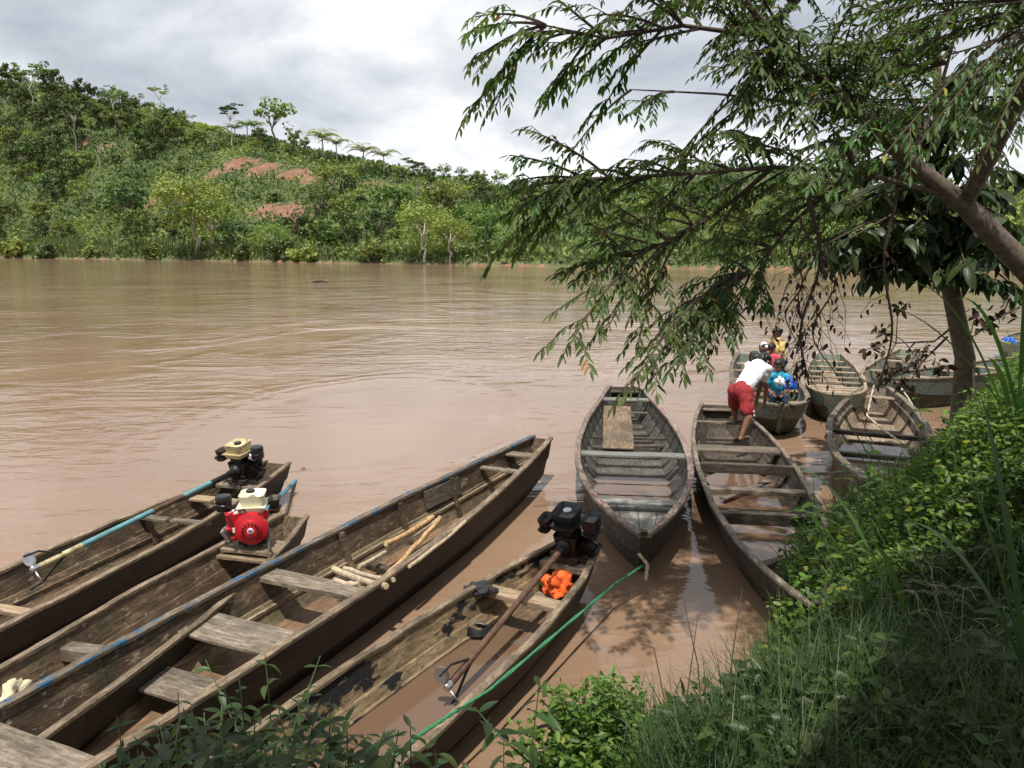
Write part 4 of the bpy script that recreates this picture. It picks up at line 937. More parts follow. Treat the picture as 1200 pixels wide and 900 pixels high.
def sitter(label, headp, seatp, face, top_mat, leg_mat, hair, scale=1.0, arms='lap', base_z=.42, extra=None, sleeve=.5):
    h = Vector(headp); hip = Vector(seatp); f = Vector(face).normalized(); s = Vector((0, 0, 1)).cross(f).normalized(); k = scale; U = Vector((0, 0, 1))
    nk = h - U * .15 * k - f * .015; ch = hip.lerp(nk, .68)
    kn = [hip + f * .40 * k + s * .10 * sg * k + U * .04 for sg in (1, -1)]; ft = [q + f * .06 - U * .40 * k for q in kn]
    sh = [nk + s * .16 * sg * k - U * .05 * k for sg in (1, -1)]
    el = [q - U * .23 * k + s * .05 * sg + f * .06 for q, sg in zip(sh, (1, -1))]; ha = [q + f * .20 * k - s * .10 * sg * k - U * .03 for q, sg in zip(el, (1, -1))]
    body = [(hip + s * .08 * k, .09 * k, hip - s * .08 * k, .09 * k), (hip, .11 * k, ch, .115 * k), (ch, .115 * k, nk, .07 * k), (sh[0], .055 * k, sh[1], .055 * k), (nk, .048 * k, h - U * .06 * k, .045 * k)]
    for i, sg in enumerate((1, -1)):
        body += [(hip + s * .09 * sg * k, .08 * k, kn[i], .055 * k), (kn[i], .053 * k, ft[i], .034 * k), (ft[i], .033 * k, ft[i] + f * .14 * k - U * .03, .026 * k), (sh[i], .048 * k, el[i], .037 * k), (el[i], .037 * k, ha[i], .025 * k)]
        body += hand_caps(ha[i], ha[i] - el[i], U)
    top = [(hip, .128 * k, ch, .14 * k), (ch, .14 * k, nk.lerp(ch, .25), .11 * k), (sh[0], .076 * k, sh[1], .076 * k)] + [(sh[i], .070 * k, sh[i].lerp(el[i], sleeve), .062 * k) for i in (0, 1)]
    bot = [(hip + s * .08 * k, .112 * k, hip - s * .08 * k, .112 * k)] + [(hip + s * .09 * sg * k, .10 * k, kn[i], .075 * k) for i, sg in enumerate((1, -1))] + [(kn[i], .073 * k, kn[i].lerp(ft[i], .55), .055 * k) for i in (0, 1)]
    r = person(label, Vector((hip.x, hip.y, base_z)), body, [('shirt', top_mat, top), ('trousers', leg_mat, bot)], (h, f + Vector((0, 0, -.35)), U), hair, k=k)
    if extra: blob(extra[0], [(h + U * .075 * k - f * .01, .085 * k, h + U * .085 * k, .08 * k), (h + U * .06 * k + f * .08, .04 * k, h + U * .055 * k + f * .15 * k, .03 * k)], M_[extra[1]], r, .012, 2)
    return r
sitter('seated passenger in a turquoise shirt looking down at a bag', P(912, 429, 13.9), P(911, 463, 14.0), (-.25, -1, 0), 'shirt_turquoise', 'trousers_navy', [], .92)
sitter('seated passenger with black shirt and dark hair behind the bending man', P(884, 420, 14.9), P(883, 447, 14.9), (.5, -.8, 0), 'shirt_dark', 'trousers_navy', [], .95)
sitter('seated passenger wearing a white cap between the others', P(895, 409, 16.0), P(895, 437, 16.0), (.3, -1, 0), 'shirt_turquoise', 'trousers_navy', [], .92, extra=('cap', 'shirt_white'))
sitter('small seated passenger in a pink shirt below the one in yellow', P(904, 409, 15.3), P(905, 437, 15.3), (-.6, -.8, 0), 'shirt_pink', 'trousers_navy', [], .80)
# standing figure in yellow
hd = P(910, 391, 17.0); base = Vector((hd.x + .1, hd.y, .40)); U = Vector((0, 0, 1)); f = Vector((-.85, -.4, 0)).normalized(); s = U.cross(f)
nk = hd - U * .15 + Vector((.03, 0, 0)); hip = Vector((hd.x + .10, hd.y, nk.z - .46)); ch = hip.lerp(nk, .68); kk = .85
body = [(hip + s * .08, .09, hip - s * .08, .09), (hip, .10, ch, .105), (ch, .105, nk, .065), (nk, .045, hd - U * .05, .043)]; top = [(hip - U * .04, .125, ch, .135), (ch, .135, nk.lerp(ch, .2), .10)]; bot = [(hip + s * .07, .105, hip - s * .07, .105)]
for sg in (1, -1):
    ft = Vector((base.x, base.y, .43)) + s * .1 * sg; kn = (hip + ft) / 2 + f * .03; shp = nk + s * .15 * sg - U * .04; el = shp - U * .22 + s * .03 * sg + f * .05; ha = el + f * .16 - U * .10
    body += [(hip + s * .08 * sg, .08, kn, .055), (kn, .052, ft + U * .05, .034), (ft + U * .03, .03, ft + f * .14 + U * .015, .025), (shp, .05, el, .037), (el, .037, ha, .025)] + hand_caps(ha, ha - el, s)
    top += [(shp, .072, shp.lerp(el, .6), .064)]; bot += [(hip + s * .08 * sg, .10, kn, .07), (kn, .07, kn.lerp(ft, .7), .055)]
person('passenger in a yellow shirt standing up in the crowded boat', Vector((base.x, base.y, .43)), body + [(nk + s * .15, .052, nk - s * .15, .052)], [('shirt', 'shirt_yellow', top + [(nk + s * .14 - U * .03, .07, nk - s * .14 - U * .03, .07)]), ('trousers', 'trousers_navy', bot)], (hd, f + Vector((0, 0, -.3)), U), [], k=.9)

# ------------------------------------------------------------------ far hillside vegetation
VR = np.random.default_rng(21)
def clusters(centres, radii, n, size, flat=1.0, up=.5, asp=.62, tr=None, jit=.12):
    """leaf clumps: n leaves per cluster on and inside each ball -> arrays for leaves_mesh"""
    C = np.repeat(np.asarray(centres, float), n, 0); r = np.repeat(np.asarray(radii, float), n); k = len(C)
    d = rand_dirs(k, VR); d[:, 2] = np.abs(d[:, 2]) * .9 + d[:, 2] * .1 if up > .8 else d[:, 2]
    rad = VR.uniform(.45, 1.05, k) ** .6
    Pp = C + d * (r * rad)[:, None] * np.array([1, 1, flat]); Nn = nrm(d + np.array([0, 0, up]) + VR.normal(size=(k, 3)) * .45)
    D = nrm(np.cross(Nn, rand_dirs(k, VR))); D[:, 2] -= .25; L = size * VR.uniform(.6, 1.35, k)
    ct = np.repeat(VR.uniform(.0, 1, len(centres)), n); tint = np.clip(ct * .55 + VR.uniform(0, .45, k), 0, .92)
    return Pp - D * (L * .5)[:, None], D, Nn, L, L * asp, tint
def add_crown(root, arrs, mat, name='crown', fold=.12):
    a = [np.concatenate([x[i] for x in arrs]) for i in range(6)]
    return mesh_obj(name, leaves_mesh(name, *a, fold=fold), MAT[mat], root)
def limb_tree(root, top, n, r0, mat, spread, h0, crook=.4, fork=0):
    """tapered trunk and limbs; returns limb ends"""
    mb = MB(); ends = []; p = Vector((0, 0, -.4)); pts = [p]; rr = [r0 * 1.3]
    for k in range(1, 6):
        p = Vector((VR.normal() * crook * k / 5, VR.normal() * crook * k / 5, h0 * k / 5)); pts.append(p); rr.append(r0 * (1 - .09 * k))
    mb.tube(pts, rr, 7)
    for k in range(n):
        a = 2 * math.pi * k / n + VR.uniform(-.4, .4); ln = spread * VR.uniform(.55, 1.0); s0 = pts[-1].lerp(pts[-2], VR.uniform(0, .9))
        e = s0 + Vector((math.cos(a) * ln, math.sin(a) * ln, (top - h0) * VR.uniform(.45, 1.0))); mid = s0.lerp(e, .5) + Vector((0, 0, .12 * ln)) + Vector(VR.normal(size=3)) * .15
        mb.tube([s0, mid, e], [r0 * .5, r0 * .3, r0 * .1], 5); ends.append(e)
        e2 = mid + Vector((math.cos(a + 1) * ln * .45, math.sin(a + 1) * ln * .45, (top - h0) * .3)); mb.tube([mid, e2], [r0 * .25, r0 * .08], 5); ends.append(e2)
    mb.obj('trunk', MAT[mat], root, True)
    return ends
def proto_round(name, label, mat, h, r, nc, group, n=36, size=.62, bark='bark_hill'):
    root = empty(name, (0, 0, 0)); tag(root, label, 'tree', group)
    ends = limb_tree(root, h * .85, 6, .16 + .012 * h, bark, r * .7, h * .42)
    C = [tuple(e) for e in ends]
    while len(C) < nc:
        d = rand_dirs(1, VR)[0]; rr = VR.uniform(.25, 1) ** .5
        C.append((d[0] * r * rr, d[1] * r * rr, h * .62 + d[2] * h * .36 * rr + VR.normal() * .3))
    C = np.array(C); rad = VR.uniform(.16, .30, len(C)) * r
    add_crown(root, [clusters(C, rad, n, size, .75)], mat); return root
def proto_umbrella(name, label, mat, h, r, group, n=60, size=.5, layers=2):
    root = empty(name, (0, 0, 0)); tag(root, label, 'tree', group)
    ends = limb_tree(root, h, 7, .20, 'bark_pale', r, h * .68, .6); C = []; rad = []
    for e in ends:
        for k in range(3): C.append((e.x + VR.normal() * r * .13, e.y + VR.normal() * r * .13, e.z + VR.normal() * .25)); rad.append(r * VR.uniform(.18, .28))
    add_crown(root, [clusters(C, rad, n // 2, size, .32, .9)], mat); return root
def proto_shrub(name, label, mat, r, h, nc, group, n=34, size=.5):
    root = empty(name, (0, 0, 0)); tag(root, label, 'bush', group)
    mb = MB()
    for k in range(5):
        a = 2 * math.pi * k / 5; mb.tube([(0, 0, -.3), (math.cos(a) * r * .25, math.sin(a) * r * .25, h * .45), (math.cos(a) * r * .5, math.sin(a) * r * .5, h * .8)], [.09, .06, .02], 5)
    mb.obj('trunk', MAT['bark_hill'], root)
    d = rand_dirs(nc, VR); d[:, 2] = np.abs(d[:, 2]); rr = VR.uniform(.3, 1, nc) ** .5
    C = d * rr[:, None] * np.array([r, r, h * .85]); add_crown(root, [clusters(C, VR.uniform(.22, .36, nc) * r, n, size, .8)], mat); return root
def proto_palm(name, label, mat, h, fl, nf, group, trunk=True):
    root = empty(name, (0, 0, 0)); tag(root, label, 'palm', group)
    MB().tube([(0, 0, -.4), (.15, .05, h * .5), (.25, .1, h)], [.2, .15, .13], 7).obj('trunk', MAT['bark_pale'], root, True)
    Pb, D, U, L, Wd, T = [], [], [], [], [], []
    for k in range(nf):
        a = 2 * math.pi * k / nf + VR.uniform(-.25, .25); el = VR.uniform(.75, 1.45); ln = fl * VR.uniform(.8, 1.15)
        o = np.array([math.cos(a), math.sin(a), 0]); prev = np.array([.25, .1, h])
        for q in range(1, 15):
            t = q / 14; ang = el - t * (el + .75); st = (o * math.cos(ang) + np.array([0, 0, math.sin(ang)])) * ln / 14; c = prev + st; prev = c
            sd = np.cross(o, [0, 0, 1])
            for sg in (1, -1):
                Pb.append(c); D.append(sd * sg + o * .7 + np.array([0, 0, -.35])); U.append([0, 0, 1]); L.append(ln * .26 * (1 - abs(t - .45) * .9)); Wd.append(.24); T.append(VR.uniform(0, .9))
    add_crown(root, [tuple(np.array(x, float) for x in (Pb, D, U, L, Wd, T))], mat, 'fronds'); return root
HG = {}
def protos():
    g = 'trees on the far hillside'
    HG['dark1'] = [proto_round('hill_tree', 'dense dark green tree on the far hillside', 'hill_dark', 9, 4.2, 34, g), proto_round('hill_tree', 'dark green tree with a broken, uneven crown on the far hillside', 'hill_dark', 11, 4.6, 30, g)]
    HG['mid'] = [proto_round('hill_tree', 'mid green rounded tree on the far hillside', 'hill_mid', 8, 3.8, 32, g), proto_round('hill_tree', 'mid green tall crowned tree on the far hillside', 'hill_mid', 12, 4.0, 34, g), proto_round('hill_tree', 'loose crowned green tree with gaps on the far hillside', 'hill_mid', 10, 4.4, 22, g, n=26)]
    HG['light'] = [proto_round('hill_tree', 'light green tree with pale boughs on the far hillside', 'hill_light', 9, 4.6, 46, g, n=60, size=.34, bark='bark_pale')]
    HG['umb'] = [proto_umbrella('umbrella_tree', 'tall pale trunked tree with flat crown on the hill', 'hill_mid', 17, 5.0, g), proto_umbrella('umbrella_tree', 'slender pale trunked tree with sparse crown on the hill', 'hill_dark', 14, 3.6, g)]
    HG['shrub'] = [proto_shrub('hill_bush', 'low dark bush on the far slope', 'hill_dark', 2.2, 2.6, 16, 'bushes on the far slope'), proto_shrub('hill_bush', 'low mid green bush on the far slope', 'hill_mid', 2.4, 2.6, 16, 'bushes on the far slope'), proto_shrub('hill_bush', 'low pale green bush on the far slope', 'hill_light', 2.0, 2.2, 14, 'bushes on the far slope')]
    HG['palm'] = [proto_palm('hill_palm', 'palm with yellow green fronds on the hill crest', 'hill_yellow', 4.5, 4.2, 15, 'palms on the hill'), proto_palm('hill_palm', 'palm with deep green fronds on the hill', 'hill_mid', 4.0, 3.8, 14, 'palms on the hill')]
protos()
USED = set(); PLACED = []
BASE_LABEL = {o.name: o['label'] for l in HG.values() for o in l}
def put(pr, x, y, z, sc_=1.0, rz=None, label=None, sz=1.0):
    if pr.name in USED: o = copy_tree(pr)
    else: o = pr; USED.add(pr.name)
    o.location = (x, y, z - .15); o.rotation_euler = (0, 0, VR.uniform(0, 6.28) if rz is None else rz); o.scale = (sc_, sc_, sc_ * sz)
    lab = BASE_LABEL[pr.name]; t = y - float(far_line(x)); big = 'large ' if sc_ > 1.0 else 'small ' if sc_ < .74 else ''
    where = 'at the far waterline' if t < 10 else 'on the crest of the far hill' if t > 60 else 'high on the far slope' if t > 36 else 'low on the far slope'
    for w_ in ('on the far hillside', 'on the far slope', 'on the hill crest', 'on the hill'): lab = lab.replace(' ' + w_, '')
    o['label'] = label or (big + lab.replace('low ', '') + ' ' + where)
    PLACED.append((x, y, sc_)); return o
def put_px(pr, px, py, hpx, h, label=None, sz=1.0):
    x, y, z = march(px, py); return put(pr, x, y, z, hpx * y / F / h, label=label, sz=sz)
# keep a prototype of every kind as a placed tree, then the ones that stand out in the photograph
put_px(HG['umb'][0], 40, 142, 62, 17, 'tallest emergent tree with white forked trunk at the hill top'); put_px(HG['umb'][1], 8, 150, 44, 14, 'pale leaning trunked tree beside the tallest emergent')
put_px(HG['umb'][0], 135, 152, 44, 17, 'flat topped tree on the shoulder below the hill top'); put_px(HG['umb'][1], 90, 180, 60, 14, 'thin straight white trunk tree in the middle of the wood')
put_px(HG['umb'][1], 272, 172, 50, 14, 'sparse tree on the skyline beside the airy round one'); put_px(HG['mid'][2], 322, 172, 56, 10, 'airy round crowned tree standing alone on the skyline')
put_px(HG['umb'][1], 488, 236, 50, 14, 'pair topped slender tree with white stems above the river bend'); put_px(HG['umb'][1], 478, 238, 38, 14, 'shorter slender tree with white stem beside the taller one')
put_px(HG['light'][0], 232, 300, 98, 9, 'big light green spreading tree at the water edge'); put_px(HG['light'][0], 250, 298, 70, 9, 'smaller light green tree leaning at the water edge')
put_px(HG['light'][0], 498, 306, 72, 9, 'wide pale green tree standing by the far waterline'); put_px(HG['light'][0], 528, 307, 56, 9, 'pale green tree with bare branches by the far waterline')
for px, py, hp, i in [(380, 190, 32, 0), (395, 192, 26, 0), (428, 204, 30, 0), (450, 206, 26, 0), (250, 176, 26, 0), (402, 225, 22, 1), (275, 168, 22, 1), (290, 166, 24, 1), (470, 215, 18, 0), (550, 240, 20, 0), (548, 222, 18, 1), (410, 222, 20, 1), (300, 165, 22, 1), (225, 165, 20, 1)]:
    put_px(HG['palm'][i], px, py, hp * 1.15, 6.2)
for px, py, hp, i in [(20, 300, 34, 2), (112, 300, 22, 2), (358, 306, 30, 2), (440, 306, 26, 1), (395, 290, 30, 1), (330, 300, 26, 0), (560, 290, 22, 1), (290, 303, 22, 0), (180, 303, 20, 1), (60, 303, 24, 0)]: put_px(HG['shrub'][i], px, py, hp, 3.0)
for px, py, hp in [(350, 290, 42), (318, 294, 40), (150, 285, 70), (30, 210, 50), (75, 222, 46), (165, 150, 34), (200, 160, 34), (60, 120, 40), (100, 130, 38), (15, 115, 40), (410, 296, 34)]: put_px(HG['dark1'][int(VR.integers(2))], px, py, hp, 10)
for px, py, hp in [(180, 165, 36), (210, 172, 34), (190, 155, 34), (232, 175, 30), (118, 150, 38), (140, 160, 40), (300, 185, 24), (345, 182, 26), (357, 186, 22), (505, 222, 22), (520, 216, 26), (560, 222, 26), (585, 226, 28), (610, 228, 28), (630, 230, 26), (650, 232, 26), (680, 232, 26), (540, 212, 20), (712, 232, 26), (740, 234, 26)]: put_px(HG['mid'][int(VR.integers(3))], px, py, hp, 10.5)
# random wood
def clear_of_slips(x, y, h):
    for q in (0, h * .7, h * 1.3, h * 1.9):
        if soil_at(x, y + q) > .42: return False
    return True
cnt = 0
for k in range(2600):
    if cnt >= 235: break
    t = 80 * VR.uniform(.02, 1) ** 1.05; x = VR.uniform(-205, 112); y = float(far_line(x)) + t
    px = 600 + F * x / y
    if px < -30 or px > 1130: continue
    if any((x - a) ** 2 + (y - b) ** 2 < (4.3 if t > 8 else 3.4) ** 2 for a, b, c in PLACED): continue
    wooded = (px < 210) or t < 12 or t > 66 or px > 560
    u = VR.uniform()
    if wooded: kind = 'dark1' if u < .30 else 'mid' if u < .60 else 'light' if u < .64 else 'umb' if u < .72 and t > 20 else 'shrub'
    else: kind = 'mid' if u < .14 else 'palm' if u < .17 else 'shrub'
    hgt = {'dark1': 9, 'mid': 9, 'light': 9, 'umb': 10, 'shrub': 2.6, 'palm': 6}[kind]; s_ = VR.uniform(.6, 1.12)
    if kind == 'umb': s_ *= .62
    if t > 60 and px > 215: s_ *= .62
    if px > 560: s_ *= .7
    if not clear_of_slips(x, y, hgt * s_): continue
    pr = HG[kind][int(VR.integers(len(HG[kind])))]
    put(pr, x, y, float(far_h(x, y)), s_, sz=VR.uniform(.85, 1.15)); cnt += 1
# undergrowth, cane along the water, distant forest
def slope_cover(n, seed, smin, smax, tmax, keep_soil=.35):
    r = np.random.default_rng(seed); x = r.uniform(-215, 120, n); t = r.uniform(.2, tmax, n) ** 1.0; y = far_line(x) + t; px = 600 + F * x / y
    k = (px > -40) & (px < 1240) & (soil_at(x, y) + r.uniform(-.6, .45, n) < keep_soil); x, y, t = x[k], y[k], t[k]; n = len(x)
    patch = wob(x, y, .07, 5) * .5 + .5; hgt = r.uniform(0, 1, n) * (.5 + 1.5 * patch)
    z = far_h(x, y) + hgt; L = r.uniform(smin, smax, n); D = nrm(r.normal(size=(n, 3)) + np.array([0, 0, .5])); U = nrm(r.normal(size=(n, 3)) * .6 + np.array([0, -.5, 1]))
    tint = np.clip(.25 + .5 * wob(x, y, .11, 9) + r.uniform(-.25, .35, n), 0, .95)
    return np.stack([x, y, z], 1), D, U, L, L * .55, tint
a = slope_cover(100000, 5, .45, 1.25, 92)
tag(mesh_obj('undergrowth', leaves_mesh('undergrowth', *a), MAT['hill_under']), 'tangled green undergrowth covering the far slope', 'undergrowth', kind='stuff')
r = np.random.default_rng(9); n = 15000
x = np.concatenate([r.uniform(-215, -60, n // 2), r.uniform(-60, 110, n // 2)]); t = r.uniform(.2, 7, n) * (1 + .6 * wob(x, x * .3, .08)); y = far_line(x) + np.maximum(t, .2); k = (np.abs(600 + F * x / y - 600) < 660); x, y = x[k], y[k]; n = len(x)
hh = r.uniform(1.6, 4.6, n) * (.65 + .35 * wob(x, y, .06, 3)) * np.where(x < -60, 1.2, .75); ang = r.uniform(0, 6.28, n)
v = blades_arrays(np.stack([x, y, far_h(x, y) - .1], 1), np.stack([np.cos(ang), np.sin(ang)], 1), hh, r.uniform(.12, .26, n), r.uniform(.2, 1.5, n), 3)
tag(mesh_obj('cane_thicket', quad_mesh('cane_thicket', v.reshape(-1, 3), blade_quads(n, 3), np.repeat(r.uniform(0, 1, n), 8)), MAT['hill_cane']), 'tall cane and reeds lining the far waterline', 'reeds', kind='stuff')
n = 30000; x = r.uniform(-160, 620, n); y = r.uniform(190, 900, n); px = 600 + F * x / y; k = (px > 380) & (px < 1260) & (y > far_line(x) + 84); x, y = x[k], y[k]; n = len(x)
z = far_h(x, y) + r.uniform(0, 7, n) * (.5 + .5 * wob(x, y, .09, 4)); L = r.uniform(1.5, 3.6, n) * (.6 + y / 700)
tag(mesh_obj('forest', leaves_mesh('forest', np.stack([x, y, z], 1), nrm(r.normal(size=(n, 3)) * np.array([1, 1, .5])), nrm(r.normal(size=(n, 3)) * .5 + np.array([0, -.3, 1])), L, L * .7, np.clip(.35 + .4 * wob(x, y, .05, 7) + r.uniform(-.3, .3, n), 0, .9)), MAT['hill_dark']), 'unbroken dark forest on the distant hills', 'forest', kind='stuff')

# ------------------------------------------------------------------ overhanging tree
TR = np.random.default_rng(33); foliage('leaf_young', (.03, .075, .016), (.10, .19, .035), odd=(.36, .34, .05), trans=.38)
tree = empty('overhanging_tree', (5.15, 6.3, float(bank_h(5.15, 6.3)))); tag(tree, 'leaning tree with long drooping leafy sprays hanging over the water', 'tree')
TO = tree.location.copy()
def rel(p): return Vector(p) - TO
trunk_pts = [Vector((5.15, 6.3, float(bank_h(5.15, 6.3)) - .1)), Vector((4.75, 6.28, 2.2)), P(1200, 312, 6.2), P(1130, 240, 6.1), P(1065, 190, 6.0), P(1010, 135, 5.9), P(955, 88, 5.75), P(900, 35, 5.6), P(865, -10, 5.45), P(820, -90, 5.2)]
MB().tube([rel(p) for p in trunk_pts], [.125, .105, .09, .072, .056, .04, .032, .026, .02, .013], 12).obj('trunk', MAT['bark'], tree, True)
limbs = {'B': ([P(1150, 262, 6.15), P(1095, 225, 6.05), P(1000, 200, 5.95), P(905, 196, 5.9), P(815, 203, 5.85), P(740, 208, 5.8), P(690, 212, 5.75)], .024),
         'C': ([P(955, 88, 5.75), P(890, 42, 5.7), P(800, 30, 5.6), P(710, 45, 5.55), P(640, 30, 5.5)], .022),
         'D': ([P(1010, 135, 5.9), P(930, 120, 6.3), P(840, 110, 6.6), P(740, 105, 6.7)], .018),
         'E': ([P(900, 35, 5.6), P(935, 0, 5.9), P(930, -70, 6.2), P(900, -160, 6.4)], .03),
         'G': ([P(1065, 190, 6.0), P(1100, 110, 6.3), P(1120, 40, 6.6), P(1110, -40, 6.8)], .022),
         'H': ([P(1130, 240, 6.1), P(1190, 130, 6.4), P(1230, 60, 6.6), P(1240, -40, 6.8)], .022),
         'I': ([P(905, 196, 5.9), P(860, 235, 6.1), P(800, 275, 6.2), P(740, 300, 6.2)], .022),
         'J': ([P(1000, 200, 5.95), P(930, 260, 6.4), P(880, 320, 6.5)], .022),
         'K': ([P(1130, 240, 6.1), Vector((3.2, 4.0, 5.6)), Vector((2.0, 2.0, 6.8)), Vector((.6, .4, 7.2)), Vector((-.6, -.8, 7.2))], .06),
         'Lm': ([Vector((3.2, 4.0, 5.6)), Vector((3.2, 2.2, 6.6)), Vector((3.1, .2, 7.0))], .05),
         'Mm': ([Vector((.6, .4, 7.2)), Vector((-.8, .9, 7.3)), Vector((-2.4, .9, 7.2))], .04)}
NODES = []
for nm, (pts, r0) in limbs.items():
    MB().tube([rel(p) for p in pts], [r0 * (1 - .75 * i / (len(pts) - 1)) for i in range(len(pts))], 8).obj('branch', MAT['bark'] if r0 > .023 else MAT['twig'], tree, True)
    for a, b in zip(pts[:-1], pts[1:]):
        for t in (0, .25, .5, .75): NODES.append((a.lerp(b, t), nm))
    NODES.append((pts[-1], nm))
for a, b in zip(trunk_pts[3:-1], trunk_pts[4:]):
    for t in (0, .33, .66): NODES.append((a.lerp(b, t), 'A'))
def spray(tip, droop=.25, dense=1.0, big=1.0, leafy=.62, side=None, mat='leaf_tree', start=None, tintb=0.0, pool=None):
    """one leafy spray from the nearest limb to its tip: a twig part with its leaves"""
    tip = Vector(tip)
    if start is None:
        def cost(q):
            v = tip - q[0]; l_ = v.length; return l_ + 1.3 * max(0, v.x + .55 * l_) + (.8 if v.z > .35 else 0) + (2 if l_ < .45 else 0)
        st = min(NODES, key=cost)[0]
    else: st = Vector(start)
    ln = (tip - st).length
    c1 = st.lerp(tip, .45) + Vector((0, 0, droop * ln)) + Vector(TR.normal(size=3)) * .04 * ln
    pts = [(st * (1 - t) ** 2 + c1 * 2 * t * (1 - t) + tip * t * t) for t in np.linspace(0, 1, 14)]
    Pb, D, U, L, Wd, T = [], [], [], [], [], []; mb = MB(); mb.tube([rel(p) for p in pts], [.010 * (1 - .8 * i / 13) + .002 for i in range(14)], 5)
    def leaflets(poly, step, ll, sdir):
        acc = 0; sgn = 1
        for a, b in zip(poly[:-1], poly[1:]):
            d = b - a; k = max(1, int(round(d.length / step)))
            for q in range(k):
                p = a.lerp(b, (q + .5) / k); dn = d.normalized(); sd = dn.cross(Vector((0, 0, 1)))
                sd = sd.normalized() if sd.length > .05 else Vector((1, 0, 0)); sgn = -sgn
                v = dn * TR.uniform(.5, .9) + sd * sgn * TR.uniform(.45, .9) + Vector((0, 0, -TR.uniform(.25, .95)))
                Pb.append(p[:]); D.append(v[:]); U.append((Vector((0, 0, 1)) + Vector(TR.normal(size=3)) * .35)[:]); l_ = ll * TR.uniform(.7, 1.2); L.append(l_); Wd.append(l_ * TR.uniform(.24, .34)); T.append(TR.uniform(0, .93) * .9 + tintb if TR.uniform() > .009 else .98)
        p = poly[-1]; d = (poly[-1] - poly[-2]).normalized(); Pb.append(p[:]); D.append((d + Vector((0, 0, -.4)))[:]); U.append((0, 0, 1)); L.append(ll); Wd.append(ll * .3); T.append(.5)
    i0 = int(14 * (1 - leafy)); leaflets(pts[i0:], .029 / dense, .082 * big, 1)
    nt_ = max(3, int(ln * leafy / .16 * dense)); sg = 1
    for k in range(nt_):
        t = 1 - leafy + leafy * (k + .3) / nt_ * .95; i = min(12, int(t * 13)); b = pts[i].lerp(pts[i + 1], t * 13 - i); dn = (pts[i + 1] - pts[i]).normalized(); sg = -sg
        sd = dn.cross(Vector((0, 0, 1))); sd = sd.normalized() if sd.length > .05 else Vector((1, 0, 0))
        e = b + (dn * .75 + sd * sg * TR.uniform(.3, .8) + Vector((0, 0, TR.uniform(-.55, .05)))).normalized() * TR.uniform(.22, .48) * (1.15 - .5 * t) * min(1.2, .5 + ln * .5)
        m_ = b.lerp(e, .5) + Vector((0, 0, .04)); mb.tube([rel(b), rel(m_), rel(e)], [.004, .003, .0015], 4); leaflets([b, m_, e], .027 / dense, .078 * big, sg)
    PA = np.array(Pb) - np.array(TO)
    if pool is not None:
        pool[0].add(mb.v, mb.f); pool[1].append((PA, np.array(D), np.array(U), np.array(L), np.array(Wd), np.clip(np.array(T), 0, 1))); return
    tw = mb.obj('twig', MAT['twig'], tree)
    lo = mesh_obj('leaf_spray', leaves_mesh('leaf_spray', PA, np.array(D), np.array(U), np.array(L), np.array(Wd), np.clip(np.array(T), 0, 1)), MAT[mat], tw); lo['kind'] = 'stuff'
# the sprays whose tips show against sky and water
for px, py, Y in [(548, 38, 5.4), (552, 72, 5.5), (549, 135, 5.6), (556, 20, 5.6), (580, 128, 5.7), (597, 182, 5.5), (600, 70, 5.5), (618, 152, 5.9), (640, 122, 5.8), (655, 100, 5.9), (700, 138, 5.9), (732, 138, 6.1), (668, 60, 5.7), (690, 90, 6.0), (610, 40, 5.4), (640, 60, 5.6), (760, 120, 6.3),
                  (720, 196, 5.7), (742, 188, 6.2), (765, 165, 6.3), (775, 185, 6.0), (650, 232, 5.7), (662, 214, 5.6), (600, 250, 5.7), (568, 268, 5.8), (562, 238, 6.0), (610, 292, 5.9), (648, 322, 5.8), (640, 270, 5.9), (690, 250, 6.0), (580, 300, 6.1), (625, 240, 5.6), (700, 285, 5.8),
                  (659, 418, 5.2), (690, 352, 5.5), (672, 330, 5.7), (712, 385, 5.5), (725, 330, 5.9), (750, 345, 6.1), (770, 300, 6.3), (735, 462, 5.0), (758, 438, 5.4), (782, 440, 5.3), (748, 405, 5.6), (800, 415, 5.6), (782, 385, 5.9), (812, 395, 6.0), (828, 355, 6.2), (826, 398, 5.6), (858, 372, 6.1), (800, 340, 6.3), (880, 350, 6.4), (892, 362, 6.0), (845, 320, 6.4), (690, 310, 6.1)]:
    spray(P(px, py, Y), droop=TR.uniform(.08, .22), dense=1.05, big=1.12)
# filling of the crown
pool = (MB(), [])
def flush(pool):
    pool[0].obj('twigs', MAT['twig'], tree)['kind'] = 'stuff'
    a = [np.concatenate([x[i] for x in pool[1]]) for i in range(6)]; mesh_obj('crown', leaves_mesh('crown', *a), MAT['leaf_tree'], tree)['kind'] = 'stuff'
for k in range(265):
    px, py = TR.uniform(600, 1215), TR.uniform(-110, 200)
    if py > 140 and 1010 < px < 1110: continue
    if px < 860 and py > -30 + (px - 600) * .62 : continue
    if 1060 < px < 1130 and 50 < py < 100 and k % 3: continue
    spray(P(px, py, TR.uniform(5.0, 7.8)), droop=TR.uniform(.0, .2), dense=.95, leafy=.8, pool=pool)
for k in range(42):
    px, py = TR.uniform(840, 1110), TR.uniform(-20, 165); spray(P(px, py, TR.uniform(4.9, 5.55)), droop=TR.uniform(.0, .2), dense=.95, leafy=.75, pool=pool)
for k in range(52):
    px, py = TR.uniform(590, 960), TR.uniform(205, 300)
    if py > 235 + (px - 560) * .3: continue
    spray(P(px, py, TR.uniform(5.4, 7.2)), droop=TR.uniform(.0, .15), dense=.9, leafy=.75, pool=pool)
flush(pool)
